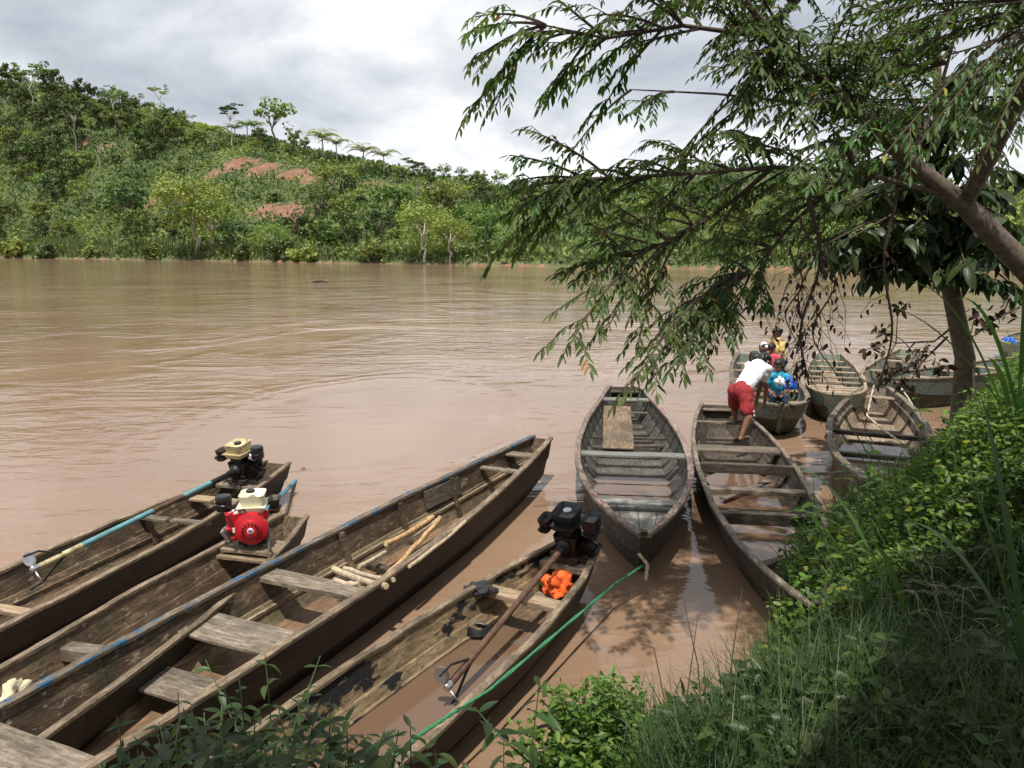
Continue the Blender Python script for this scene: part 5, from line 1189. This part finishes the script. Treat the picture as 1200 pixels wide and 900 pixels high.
# bright young shoots hanging before the trunk
for px, py, Y in [(932, 205, 4.7), (948, 222, 4.6), (1000, 165, 4.7), (1030, 190, 4.6), (1070, 180, 4.7), (1110, 170, 4.7), (1150, 190, 4.6), (1145, 172, 4.9), (925, 150, 4.8), (960, 185, 4.9), (1090, 150, 4.8)]:
    spray(P(px, py, Y), droop=.2, dense=.7, big=.95, mat='leaf_young', leafy=.5)
# upper crown over the bank, out of the picture but shading it
pool = (MB(), [])
for k in range(240):
    c = Vector((TR.uniform(.9, 3.7), TR.uniform(-.8, 3.2), TR.uniform(5.8, 7.6)))
    if c.z < H + .62 * c.y + .7 or (c.x < 1.5 and c.y > .8): continue
    st = min(NODES, key=lambda q: (q[0] - c).length + (9 if q[1] not in ('K', 'Lm', 'Mm') else 0))[0]
    spray(c, droop=.1, dense=.7, big=1.9, leafy=.9, start=st, pool=pool)
for k in range(130):
    c = Vector((TR.uniform(.6, 5.2), TR.uniform(-3.2, .6), TR.uniform(4.6, 6.6))); st = min(NODES, key=lambda q: (q[0] - c).length + (9 if q[1] not in ('K', 'Lm', 'Mm') else 0))[0]; spray(c, droop=.1, dense=.6, big=2.2, leafy=.9, start=st, pool=pool)
for k in range(40):
    c = Vector((TR.uniform(-2.3, -.6), TR.uniform(.1, 1.2), TR.uniform(6.4, 7.6))); st = min(NODES, key=lambda q: (q[0] - c).length + (9 if q[1] not in ('K', 'Lm', 'Mm') else 0))[0]; spray(c, droop=.1, dense=.65, big=1.8, leafy=.9, start=st, pool=pool)
flush(pool)
# hanging vines
def vine(label, top, bottom, n_side, leafmat='leaf_dry', lsize=.06, r=.008, curl=.05):
    top, bottom = Vector(top), Vector(bottom); root = empty('hanging_vine', bottom); tag(root, label, 'vine', 'vines hanging over the boats')
    pts = [top.lerp(bottom, t) + Vector((curl * math.sin(t * 9 + top.x * 5), curl * .5 * math.cos(t * 7), 0)) - bottom for t in np.linspace(0, 1, 16)]
    mb = MB(); mb.tube(pts, [r * (1 - .5 * i / 15) for i in range(16)], 6); Pb, D = [], []
    for k in range(n_side):
        i = int(TR.integers(3, 15)); a = TR.uniform(0, 6.28); e = pts[i] + Vector((math.cos(a) * .22, math.sin(a) * .22, -TR.uniform(.1, .5))); m_ = pts[i].lerp(e, .5) + Vector((math.cos(a) * .05, 0, .03)); mb.tube([pts[i], m_, e], [.003, .0025, .0015], 4)
        for q in range(5): Pb.append(pts[i].lerp(e, q / 4)[:]); D.append((TR.normal() * .4, TR.normal() * .4, -1))
    mb.obj('stem', MAT['twig'], root)
    if Pb:
        n = len(Pb); L = TR.uniform(.6, 1.2, n) * lsize; mesh_obj('foliage', leaves_mesh('foliage', np.array(Pb), np.array(D), rand_dirs(n, TR), L, L * .42, TR.uniform(0, .9, n)), MAT[leafmat], root)
vine('thick vine with many dead leaves hanging down past the boats', P(958, 215, 5.9), P(942, 452, 5.9), 26, r=.014)
vine('thin vine with dead leaves hanging beside the thick one', P(955, 230, 6.1), P(938, 400, 6.1), 14)
vine('slender drooping vine twig curving over the teal boat', P(955, 250, 5.8), P(972, 440, 5.8), 10, curl=.09)
vine('bare thin vine hanging alone over the river', P(872, 300, 6.0), P(866, 388, 6.0), 4)
vine('straight brown vine reaching from the branch to the tub shaped boat', P(1046, 205, 6.0), P(1036, 455, 6.3), 6, r=.013)
vine('thin vine strand with few leaves', P(935, 290, 6.2), P(926, 398, 6.2), 6)

# ------------------------------------------------------------------ big-leaved tree behind
BT = np.random.default_rng(55)
bx_, by_ = P(1135, 430, 10.0).xy; bz = float(bank_h(bx_, by_)); bt = empty('broad_leaf_tree', (bx_, by_, bz)); tag(bt, 'dark tree with large drooping leaves and straight trunk at the bank edge', 'tree'); BO = bt.location.copy()
tp = [Vector((bx_, by_, bz - .1)), P(1131, 420, 10.0), P(1112, 330, 10.0), P(1104, 270, 10.0), P(1100, 200, 10.0), P(1098, 110, 10.0), P(1100, 20, 10.0)]
MB().tube([p - BO for p in tp], [.15, .118, .102, .09, .072, .05, .03], 14).obj('trunk', MAT['bark_grey'], bt, True)
lv = np.array([[0, 0, 0]]); lm = smooth_leaves('leaf', lv, np.array([[1.0, 0, 0]]), np.array([[0, 0, 1.0]]), np.array([1.0]), np.array([.44]), np.array([.4]), .14, .22); lm.materials.append(MAT['leaf_big'])
lm2 = smooth_leaves('leaf', lv, np.array([[1.0, 0, -.15]]), np.array([[0, 0, 1.0]]), np.array([1.0]), np.array([.36]), np.array([.85]), .2, .35); lm2.materials.append(MAT['leaf_big'])
TIPS = []
for k in range(60):
    px, py = BT.uniform(945, 1210), BT.uniform(85, 325)
    if px < 1000 and py < 170: continue
    TIPS.append(P(px, py, BT.uniform(8.6, 11.4)))
for px, py in [(1005, 300), (1010, 330), (1040, 325), (960, 285), (985, 300), (940, 300), (1075, 300), (1165, 330), (1180, 310), (1150, 300), (1200, 345), (955, 250), (1060, 280), (1100, 300)]: TIPS.append(P(px, py, BT.uniform(8.8, 10)))
nl = 0; rest = []
for tip in TIPS:
    st = min([a.lerp(b, t) for a, b in zip(tp[2:-1], tp[3:]) for t in (0, .5)], key=lambda q: (q - tip).length + (1.5 if q.z < tip.z - .2 else 0))
    m_ = st.lerp(tip, .55) + Vector((0, 0, .25)); MB().tube([q - BO for q in (st, m_, tip)], [.022, .014, .006], 5).obj('branch', MAT['twig'], bt)
    for k in range(38):
        t = BT.uniform(.3, 1.0); q = (st * (1 - t) ** 2 + m_ * 2 * t * (1 - t) + tip * t * t); a = BT.uniform(0, 6.28)
        s_ = BT.uniform(.17, .32); d = Vector((math.cos(a), math.sin(a), -BT.uniform(.25, 1.3))).normalized()
        if k >= 4: rest.append(((q - BO)[:], d[:], s_)); continue
        o = bpy.data.objects.new('leaf', lm if BT.uniform() < .6 else lm2); link(o, bt); o.matrix_local = Matrix.Translation(q - BO) @ (frame_to(d) @ Matrix.Rotation(BT.normal() * .5, 3, 'X')).to_4x4() @ Matrix.Scale(s_, 4); nl += 1
n = len(rest); L = np.array([x[2] for x in rest])
mesh_obj('crown', smooth_leaves('crown', np.array([x[0] for x in rest]), np.array([x[1] for x in rest]), nrm(BT.normal(size=(n, 3)) * .4 + np.array([0, 0, 1])), L, L * BT.uniform(.3, .44, n), BT.uniform(0, .9, n), .16, BT.uniform(.05, .45, n)), MAT['leaf_big'], bt)['kind'] = 'stuff'
# dry twiggy shrub with dead leaves before the boats
def dry_branch(label, pts, twigs):
    root = empty('dry_branch', pts[0]); tag(root, label, 'branch', 'dry branches before the boats'); o0 = Vector(pts[0])
    mb = MB(); pp = [Vector(p) - o0 for p in pts]; mb.tube(pp, [.016 * (1 - .7 * i / (len(pp) - 1)) for i in range(len(pp))], 6); Pb, D = [], []
    for i, e in twigs:
        e = Vector(e) - o0; b = pp[i]; m_ = b.lerp(e, .5) + Vector((0, 0, .05)); mb.tube([b, m_, e], [.008, .005, .003], 5)
        for q in range(16): Pb.append((e + Vector(BT.normal(size=3)) * .05)[:]); D.append((BT.normal(), BT.normal(), -.9))
    mb.obj('stem', MAT['twig'], root); n = len(Pb); L = BT.uniform(.06, .13, n)
    mesh_obj('foliage', leaves_mesh('foliage', np.array(Pb), np.array(D), rand_dirs(n, BT), L, L * .5, BT.uniform(0, .6, n)), MAT['leaf_dry'], root)
dry_branch('dry forked branch with clumps of dead leaves reaching from the trunk', [P(1120, 380, 9.7), P(1095, 400, 9.2), P(1050, 402, 8.9), P(1040, 420, 8.8)], [(1, P(1082, 409, 9.0)), (2, P(1030, 406, 8.8)), (3, P(1035, 440, 8.6)), (2, P(1052, 360, 8.9)), (3, P(1070, 432, 8.8))])
dry_branch('dry arching twig with dead leaf clumps near the tub shaped boat', [P(1110, 395, 9.6), P(1080, 425, 9.2), P(1062, 455, 9.0)], [(1, P(1103, 428, 9.1)), (2, P(1058, 450, 8.9)), (2, P(1048, 432, 8.9)), (1, P(1037, 385, 8.9))])
dry_branch('bare twig with brown leaf clumps behind the leaning trunk', [P(1195, 360, 9.0), P(1170, 372, 9.0), P(1135, 398, 9.0)], [(1, P(1178, 364, 8.9)), (2, P(1145, 372, 8.9)), (1, P(1160, 380, 8.9))])

# ------------------------------------------------------------------ vegetation of the near bank
GR = np.random.default_rng(77); STN = onz(795, 868, .42)
def on_bank(n, x0, x1, y0, y1, dmin=.05, r=GR):
    x = r.uniform(x0, x1, n); y = r.uniform(y0, y1, n); bare = np.hypot(x - STN.x, (y - STN.y) * 1.2) > .26 + .1 * wob(x, y, 6.0); k = (shore_dist(x, y) > dmin) & bare; return x[k], y[k]
def blades(n, box, h, wd, bend, dmin=.05):
    x, y = on_bank(n, *box, dmin); n = len(x); z = bank_h(x, y) - .02; a = GR.uniform(0, 6.28, n)
    hh = GR.uniform(*h, n) * (.7 + .4 * wob(x, y, 1.7, 1)); v = blades_arrays(np.stack([x, y, z], 1), np.stack([np.cos(a), np.sin(a)], 1), hh, GR.uniform(*wd, n), GR.uniform(*bend, n))
    return v, np.repeat(np.where(GR.uniform(size=n) < .035, 1.0, GR.uniform(0, .92, n)), 10)
parts = [blades(26000, (.55, 4.5, 2.0, 6.5), (.35, .85), (.004, .010), (.4, 2.0)), blades(9000, (-2.6, 1.4, 1.4, 4.6), (.12, .32), (.004, .008), (.4, 1.6)), blades(30000, (1.8, 9.5, 5.4, 14.0), (.4, 1.0), (.005, .012), (.4, 2.2)), blades(9000, (5, 20, 11, 26), (.3, .8), (.012, .026), (.4, 1.8))]
V = np.concatenate([p[0].reshape(-1, 3) for p in parts]); nb = len(V) // 10
tag(mesh_obj('bank_grass', quad_mesh('bank_grass', V, blade_quads(nb, 4), np.concatenate([p[1] for p in parts])), MAT['grass']), 'long tangled grass covering the near bank', 'grass', kind='stuff')
def ground_leaves(n, box, hmax, size, dmin=.1):
    x, y = on_bank(n, *box, dmin); n = len(x); hm = hmax * (.55 + .45 * wob(x, y, 1.3, 6)); z = bank_h(x, y) + GR.uniform(.02, 1, n) ** .7 * hm
    D = GR.normal(size=(n, 3)); D[:, 2] = D[:, 2] * .35 - .1; U = nrm(GR.normal(size=(n, 3)) * .45 + np.array([0, -.25, 1])); L = GR.uniform(*size, n); t = np.clip(.45 + .3 * wob(x, y, 2.1, 8) + GR.uniform(-.4, .4, n), 0, .93); t[GR.uniform(size=n) < .012] = 1
    return np.stack([x, y, z], 1), D, U, L, L * GR.uniform(.38, .6, n), t
ps = [ground_leaves(16000, (1.7, 5.5, 5.0, 10.0), .75, (.03, .08), .0), ground_leaves(62000, (2.1, 9.5, 5.2, 13.5), .8, (.03, .08)), ground_leaves(16000, (5, 20, 11, 26), .9, (.06, .15)), ground_leaves(6000, (.9, 4.2, 2.0, 5.4), .35, (.03, .08), .4)]
a = [np.concatenate([p[i] for p in ps]) for i in range(6)]
tag(mesh_obj('ground_cover', leaves_mesh('ground_cover', *a), MAT['leaf_bright']), 'dense leafy creepers and weeds on the upper bank', 'weeds', kind='stuff')
a = ground_leaves(13000, (.7, 4.4, 2.0, 6.0), .62, (.035, .10), .25)
tag(mesh_obj('shade_weeds', leaves_mesh('shade_weeds', *a), MAT['leaf_herb']), 'dark small leafed weeds tangled in the shaded grass', 'weeds', kind='stuff')
# herb with opposite pointed leaves, every leaf a part
def leaf_mesh(name, wd, fold, mat, tint=.5):
    m_ = smooth_leaves(name, lv, np.array([[1.0, 0, 0]]), np.array([[0, 0, 1.0]]), np.array([1.0]), np.array([wd]), np.array([tint]), fold, .08 + fold); m_.materials.append(MAT[mat]); return m_
HL = [leaf_mesh('leaf', .34, .12, 'leaf_herb', .2), leaf_mesh('leaf', .29, .2, 'leaf_herb', .55), leaf_mesh('leaf', .38, .3, 'leaf_herb', .9)]; HB = [leaf_mesh('leaf', .5, .12, 'leaf_bright', .4), leaf_mesh('leaf', .42, .2, 'leaf_bright', .85)]
def herb(name, label, loc, h, lean, ln, nodes, meshes, group, stem='stem_green', branches=0, cat='plant', single=True, mat=None):
    root = empty(name, loc); tag(root, ('tall ' if h > .78 else 'short ' if h < .5 else '') + label, cat, group); mb = MB(); lean = Vector((*lean, 0)); acc = []
    stems = [([Vector((0, 0, -.05)), lean * .3 * h + Vector((0, 0, h * .5)), lean * h + Vector((0, 0, h))], nodes)]
    for k in range(branches):
        a = GR.uniform(0, 6.28); b = lean * .3 * h + Vector((0, 0, h * GR.uniform(.1, .45))); e = b + Vector((math.cos(a), math.sin(a), GR.uniform(.6, 1.4))) * h * .38; stems.append(([b, b.lerp(e, .5) + Vector((math.cos(a) * .03, math.sin(a) * .03, 0)), e], max(3, nodes // 2)))
    for pts, nn in stems:
        mb.tube(pts, [.006, .0045, .0025], 5); a0 = GR.uniform(0, 3.14)
        for k in range(nn):
            t = .25 + .75 * (k + .5) / nn; q = pts[0] * (1 - t) ** 2 + pts[1] * 2 * t * (1 - t) + pts[2] * t * t
            for sg in (0, math.pi):
                a = a0 + k * 1.57 + sg + GR.normal() * .25; d = Vector((math.cos(a), math.sin(a), GR.uniform(-.55, .35) + .35 * (t > .9)))
                s_ = ln * GR.uniform(.65, 1.15) * (1 - .35 * (t > .92))
                if not single: acc.append((q[:], d[:], s_)); continue
                o = bpy.data.objects.new('leaf', meshes[int(GR.integers(len(meshes)))]); link(o, root); o.matrix_local = Matrix.Translation(q) @ (frame_to(d) @ Matrix.Rotation(GR.normal() * .3, 3, 'X')).to_4x4() @ Matrix.Scale(s_, 4)
    mb.obj('stem', MAT[stem], root)
    if acc:
        L = np.array([x[2] for x in acc]); n_ = len(L); mesh_obj('foliage', smooth_leaves('foliage', np.array([x[0] for x in acc]), np.array([x[1] for x in acc]), nrm(GR.normal(size=(n_, 3)) * .3 + np.array([0, 0, 1])), L, L * GR.uniform(.34, .5, n_), GR.uniform(0, .92, n_)), MAT[mat], root)
    return root
gl = 'dark leafed herbs in front of the canoes'
def herb_px(px, py, Y, h, **kw):
    p = P(px, py, Y); return Vector((p.x, p.y, p.z - h))
for i, (px, py, Y, h) in enumerate([(150, 850, 3.1, .8), (205, 838, 3.2, .8), (250, 822, 3.2, .85), (290, 800, 3.25, .9), (318, 778, 3.3, .95), (345, 808, 3.2, .85), (375, 826, 3.2, .8), (405, 832, 3.3, .75), (440, 838, 3.35, .75), (300, 845, 2.9, .75), (260, 860, 2.8, .7), (350, 858, 2.8, .7), (180, 878, 2.8, .65), (400, 866, 2.9, .7), (225, 880, 2.7, .65), (330, 880, 2.6, .65), (455, 872, 3.1, .7), (480, 850, 3.4, .7), (270, 838, 3.1, .8), (310, 828, 3.15, .8), (235, 850, 3.0, .75), (360, 840, 3.1, .75), (325, 862, 2.85, .7), (285, 882, 2.7, .6), (375, 885, 2.75, .6), (425, 880, 2.95, .6), (150, 890, 2.8, .6), (210, 862, 2.9, .7)]):
    loc = herb_px(px, py, Y, h); g_ = float(bank_h(loc.x, loc.y)); top = loc.z + h
    if top - g_ > .15: loc.z = g_; hh_ = top - g_
    else: hh_ = h
    herb('leafy_herb', 'leafy dark green herb with pointed leaves growing before the canoes', loc, hh_, (GR.normal() * .12, GR.normal() * .08), .125, 10, HL, gl, branches=6)
for lab, px, py, Y, h, ln in [('upright dark herb with long drooping leaves standing over the brown water', 618, 800, 3.75, .6, .15), ('smaller dark herb beside the tall drooping one', 590, 872, 3.5, .4, .12), ('dark herb with narrow hanging leaves beside the rope', 512, 868, 3.45, .55, .15)]:
    loc = herb_px(px, py, Y, h); g_ = float(bank_h(loc.x, loc.y)); hh_ = max(.3, loc.z + h - g_); loc.z = g_
    herb('leafy_herb', lab, loc, hh_, (GR.normal() * .08, .05), ln, 8, HL, 'single dark herbs', branches=1)
# sunlit bush at the water's edge
bl = onz(705, 880, .25); bush = empty('waterside_bush', (bl.x, bl.y, float(bank_h(bl.x, bl.y)))); tag(bush, 'bright sunlit bush of small leaves at the edge of brown water', 'bush')
mb = MB(); Pb, D = [], []
for k in range(110):
    a = GR.uniform(0, 6.28); r_ = GR.uniform(0, 1) ** .6; e = Vector((math.cos(a) * r_ * .52, math.sin(a) * r_ * .42, (.64 - .30 * r_ ** 2) * GR.uniform(.6, 1.15))); b = Vector((e.x * .4, e.y * .4, -.03)); m_ = b.lerp(e, .5) + Vector((0, 0, .06)); mb.tube([b, m_, e], [.004, .003, .0015], 4)
    for q in range(34):
        t = GR.uniform(.25, 1) ; p = b * (1 - t) ** 2 + m_ * 2 * t * (1 - t) + e * t * t; Pb.append((p + Vector(GR.normal(size=3)) * .018)[:]); D.append((GR.normal(), GR.normal(), GR.uniform(-.5, .6)))
mb.obj('stem', MAT['stem_green'], bush); n = len(Pb); L = GR.uniform(.028, .075, n)
mesh_obj('foliage', leaves_mesh('foliage', np.array(Pb), np.array(D), nrm(GR.normal(size=(n, 3)) * .45 + np.array([0, -.2, 1])), L, L * .45, np.where(GR.uniform(size=n) < .01, 1, GR.uniform(0, .93, n))), MAT['leaf_bright'], bush)
# leafy weeds on the sunlit bank
for k in range(60):
    x, y = on_bank(40, 2.2, 8.5, 5.2, 12.5, .05); x, y = float(x[0]), float(y[0]); h_ = GR.uniform(.45, .95)
    herb('leafy_weed', 'bright green leafy weed on the sunlit bank', (x, y, float(bank_h(x, y))), h_, (GR.normal() * .15 - .1, GR.normal() * .15), GR.uniform(.09, .15), 6, HB, 'weeds on the sunlit bank', branches=3, single=False, mat='leaf_bright')
for k in range(30):
    x, y = on_bank(40, 1.2, 3.6, 2.4, 5.2, .6); x, y = float(x[0]), float(y[0])
    herb('leafy_weed', 'broad leafed weed growing in the shaded grass', (x, y, float(bank_h(x, y))), GR.uniform(.3, .6), (GR.normal() * .15, GR.normal() * .15), GR.uniform(.09, .14), 5, HL, 'weeds in the shaded grass', branches=2, single=False, mat='leaf_herb')
# cane plants with broad arching blades, each blade a part
def blade_part(root, pts, wd, mat='cane_blade'):
    pts = [Vector(p) for p in pts]; fine = []
    for i in range(13):
        t = i / 12; n_ = len(pts) - 1
        if n_ == 2: q = pts[0] * (1 - t) ** 2 + pts[1] * 2 * t * (1 - t) + pts[2] * t * t
        else: q = pts[0].lerp(pts[1], t)
        fine.append(q)
    mb = MB(); vs = []; fs = []
    for i, q in enumerate(fine):
        d = (fine[min(i + 1, 12)] - fine[max(i - 1, 0)]).normalized(); sd = d.cross(Vector((0, 0, 1))); sd = sd.normalized() if sd.length > .1 else Vector((1, 0, 0)); up = sd.cross(d); t = i / 12
        w_ = wd * .5 * (math.sin(math.pi * min(.98, .18 + t * .82)) ** .7); vs += [q + sd * w_ + up * w_ * .3, q, q - sd * w_ + up * w_ * .3]
        if i: b = 3 * i; fs += [(b - 3, b - 2, b + 1, b), (b - 2, b - 1, b + 2, b + 1)]
    o = mb.add(vs, fs).obj('blade', MAT[mat], root, True); a = o.data.attributes.new('tint', 'FLOAT', 'POINT'); a.data.foreach_set('value', [GR.uniform(.2, .9)] * len(o.data.vertices))
def cane(label, loc, ends, wd):
    loc = Vector(loc); loc.z = float(bank_h(loc.x, loc.y)); root = empty('cane_plant', loc); tag(root, label, 'plant', 'cane plants on the bank'); topz = max(Vector(e).z for e, _ in ends)
    MB().tube([(0, 0, -.05), (.02, 0, .3), (.03, 0, .55)], [.016, .013, .008], 7).obj('stem', MAT['stem_green'], root, True)
    for k, (e, lift) in enumerate(ends):
        b = Vector((.025, 0, .12 + .12 * (k % 4))); e = Vector(e) - loc; blade_part(root, [b, b.lerp(e, .55) + Vector((0, 0, lift)), e], wd * GR.uniform(.8, 1.1))
cane('cane plant with long blades arching out towards the tub shaped boat', P(1060, 700, 4.2), [(P(905, 580, 4.0), .35), (P(935, 548, 4.6), .4), (P(1000, 640, 3.9), .35), (P(918, 600, 4.1), .3)], .045)
cane('cane plant with a wide upright dark blade beside the shaded grass', P(1230, 700, 2.6), [(P(1150, 465, 2.9), .2), (P(1128, 540, 2.8), .15), (P(1060, 610, 2.9), .3), (P(1240, 480, 2.7), .2)], .05)
cane('cane plant standing tall by the leaning trunk', P(1185, 520, 6.4), [(P(1062, 330, 6.4), .6), (P(1010, 355, 6.6), .5), (P(1120, 350, 6.2), .5), (P(1200, 330, 6.3), .3), (P(1150, 420, 6.2), .4), (P(1230, 380, 6.2), .3)], .05)
cane('small cane tuft at the edge of the tub shaped boat', P(1025, 610, 7.2), [(P(1000, 520, 7.2), .2), (P(1060, 530, 7.2), .2), (P(965, 560, 7.2), .25), (P(955, 468, 7.6), .3)], .04)
plain('seed_straw', (.20, .19, .12), .8, vary=.2)
# seed-headed grass tufts in the shade
for k in range(26):
    x, y = on_bank(60, .9, 4.0, 2.3, 5.6, .5); x, y = float(x[0]), float(y[0]); z = float(bank_h(x, y)); root = empty('grass_tuft', (x, y, z)); tag(root, 'pale stemmed grass tuft with spread seed heads in the shade', 'grass', 'seeding grass tufts in the shade'); mb = MB()
    for q in range(5):
        a = GR.uniform(0, 6.28); h_ = GR.uniform(.35, .6); e = Vector((math.cos(a) * .25, math.sin(a) * .25, h_)); mb.tube([(0, 0, 0), (e.x * .3, e.y * .3, h_ * .6), e], [.002, .0018, .0012], 4)
        for s_ in range(4):
            b = GR.uniform(0, 6.28); f_ = e + Vector((math.cos(b) * .12, math.sin(b) * .12, GR.uniform(-.06, .05))); mb.tube([e, e.lerp(f_, .5) + Vector((0, 0, .02)), f_], [.0016, .002, .001], 4)
    mb.obj('seed_stalks', MAT['seed_straw'] if k % 3 == 0 else MAT['stem_green'], root)
# dark upright reed stems over the shallow
for k, (a, b) in enumerate([((790, 900), (818, 720)), ((832, 870), (800, 700)), ((780, 770), (750, 755)), ((850, 800), (870, 690)), ((770, 860), (800, 790))]):
    A = onz(*a, .4); B = P(b[0], b[1], A.y + .35); root = empty('reed_stem', A); tag(root, 'thin dark dried reed stem leaning over the shallow water', 'reed', 'dried reed stems')
    MB().tube([Vector((0, 0, -.3)), (B - A) * .5 + Vector((.01, 0, .02)), B - A], [.005, .004, .002], 5).obj('stem', MAT['twig'], root)
# pale stones at the foot of the bush
for k, (px, py, s_) in enumerate([(790, 862, .12), (765, 885, .10), (812, 850, .08), (800, 890, .09), (775, 850, .07), (826, 878, .08)]):
    p = onz(px, py, .45); p.z = float(bank_h(p.x, p.y)); cloth_heap('stone', 'pale flat stone in the bare earth behind the sunlit bush', 'stone', p + Vector((0, 0, s_ * .3)), (s_, s_ * .75, s_ * .55), MAT['stone_pale'], 40 + k, .25, 'stones in the bare earth')

# piece of driftwood out on the river
p = onz(374, 331, 0); root = empty('driftwood', p); tag(root, 'small dark driftwood snag far out on the open river', 'driftwood')
MB().tube([(-.9, 0, -.05), (-.3, .1, .12), (.3, 0, .16), (.9, -.1, .0)], [.08, .13, .11, .05], 8).obj('log', MAT['bark'], root, True); MB().tube([(.2, 0, .15), (.35, .05, .5)], [.05, .02], 6).obj('stub', MAT['bark'], root)
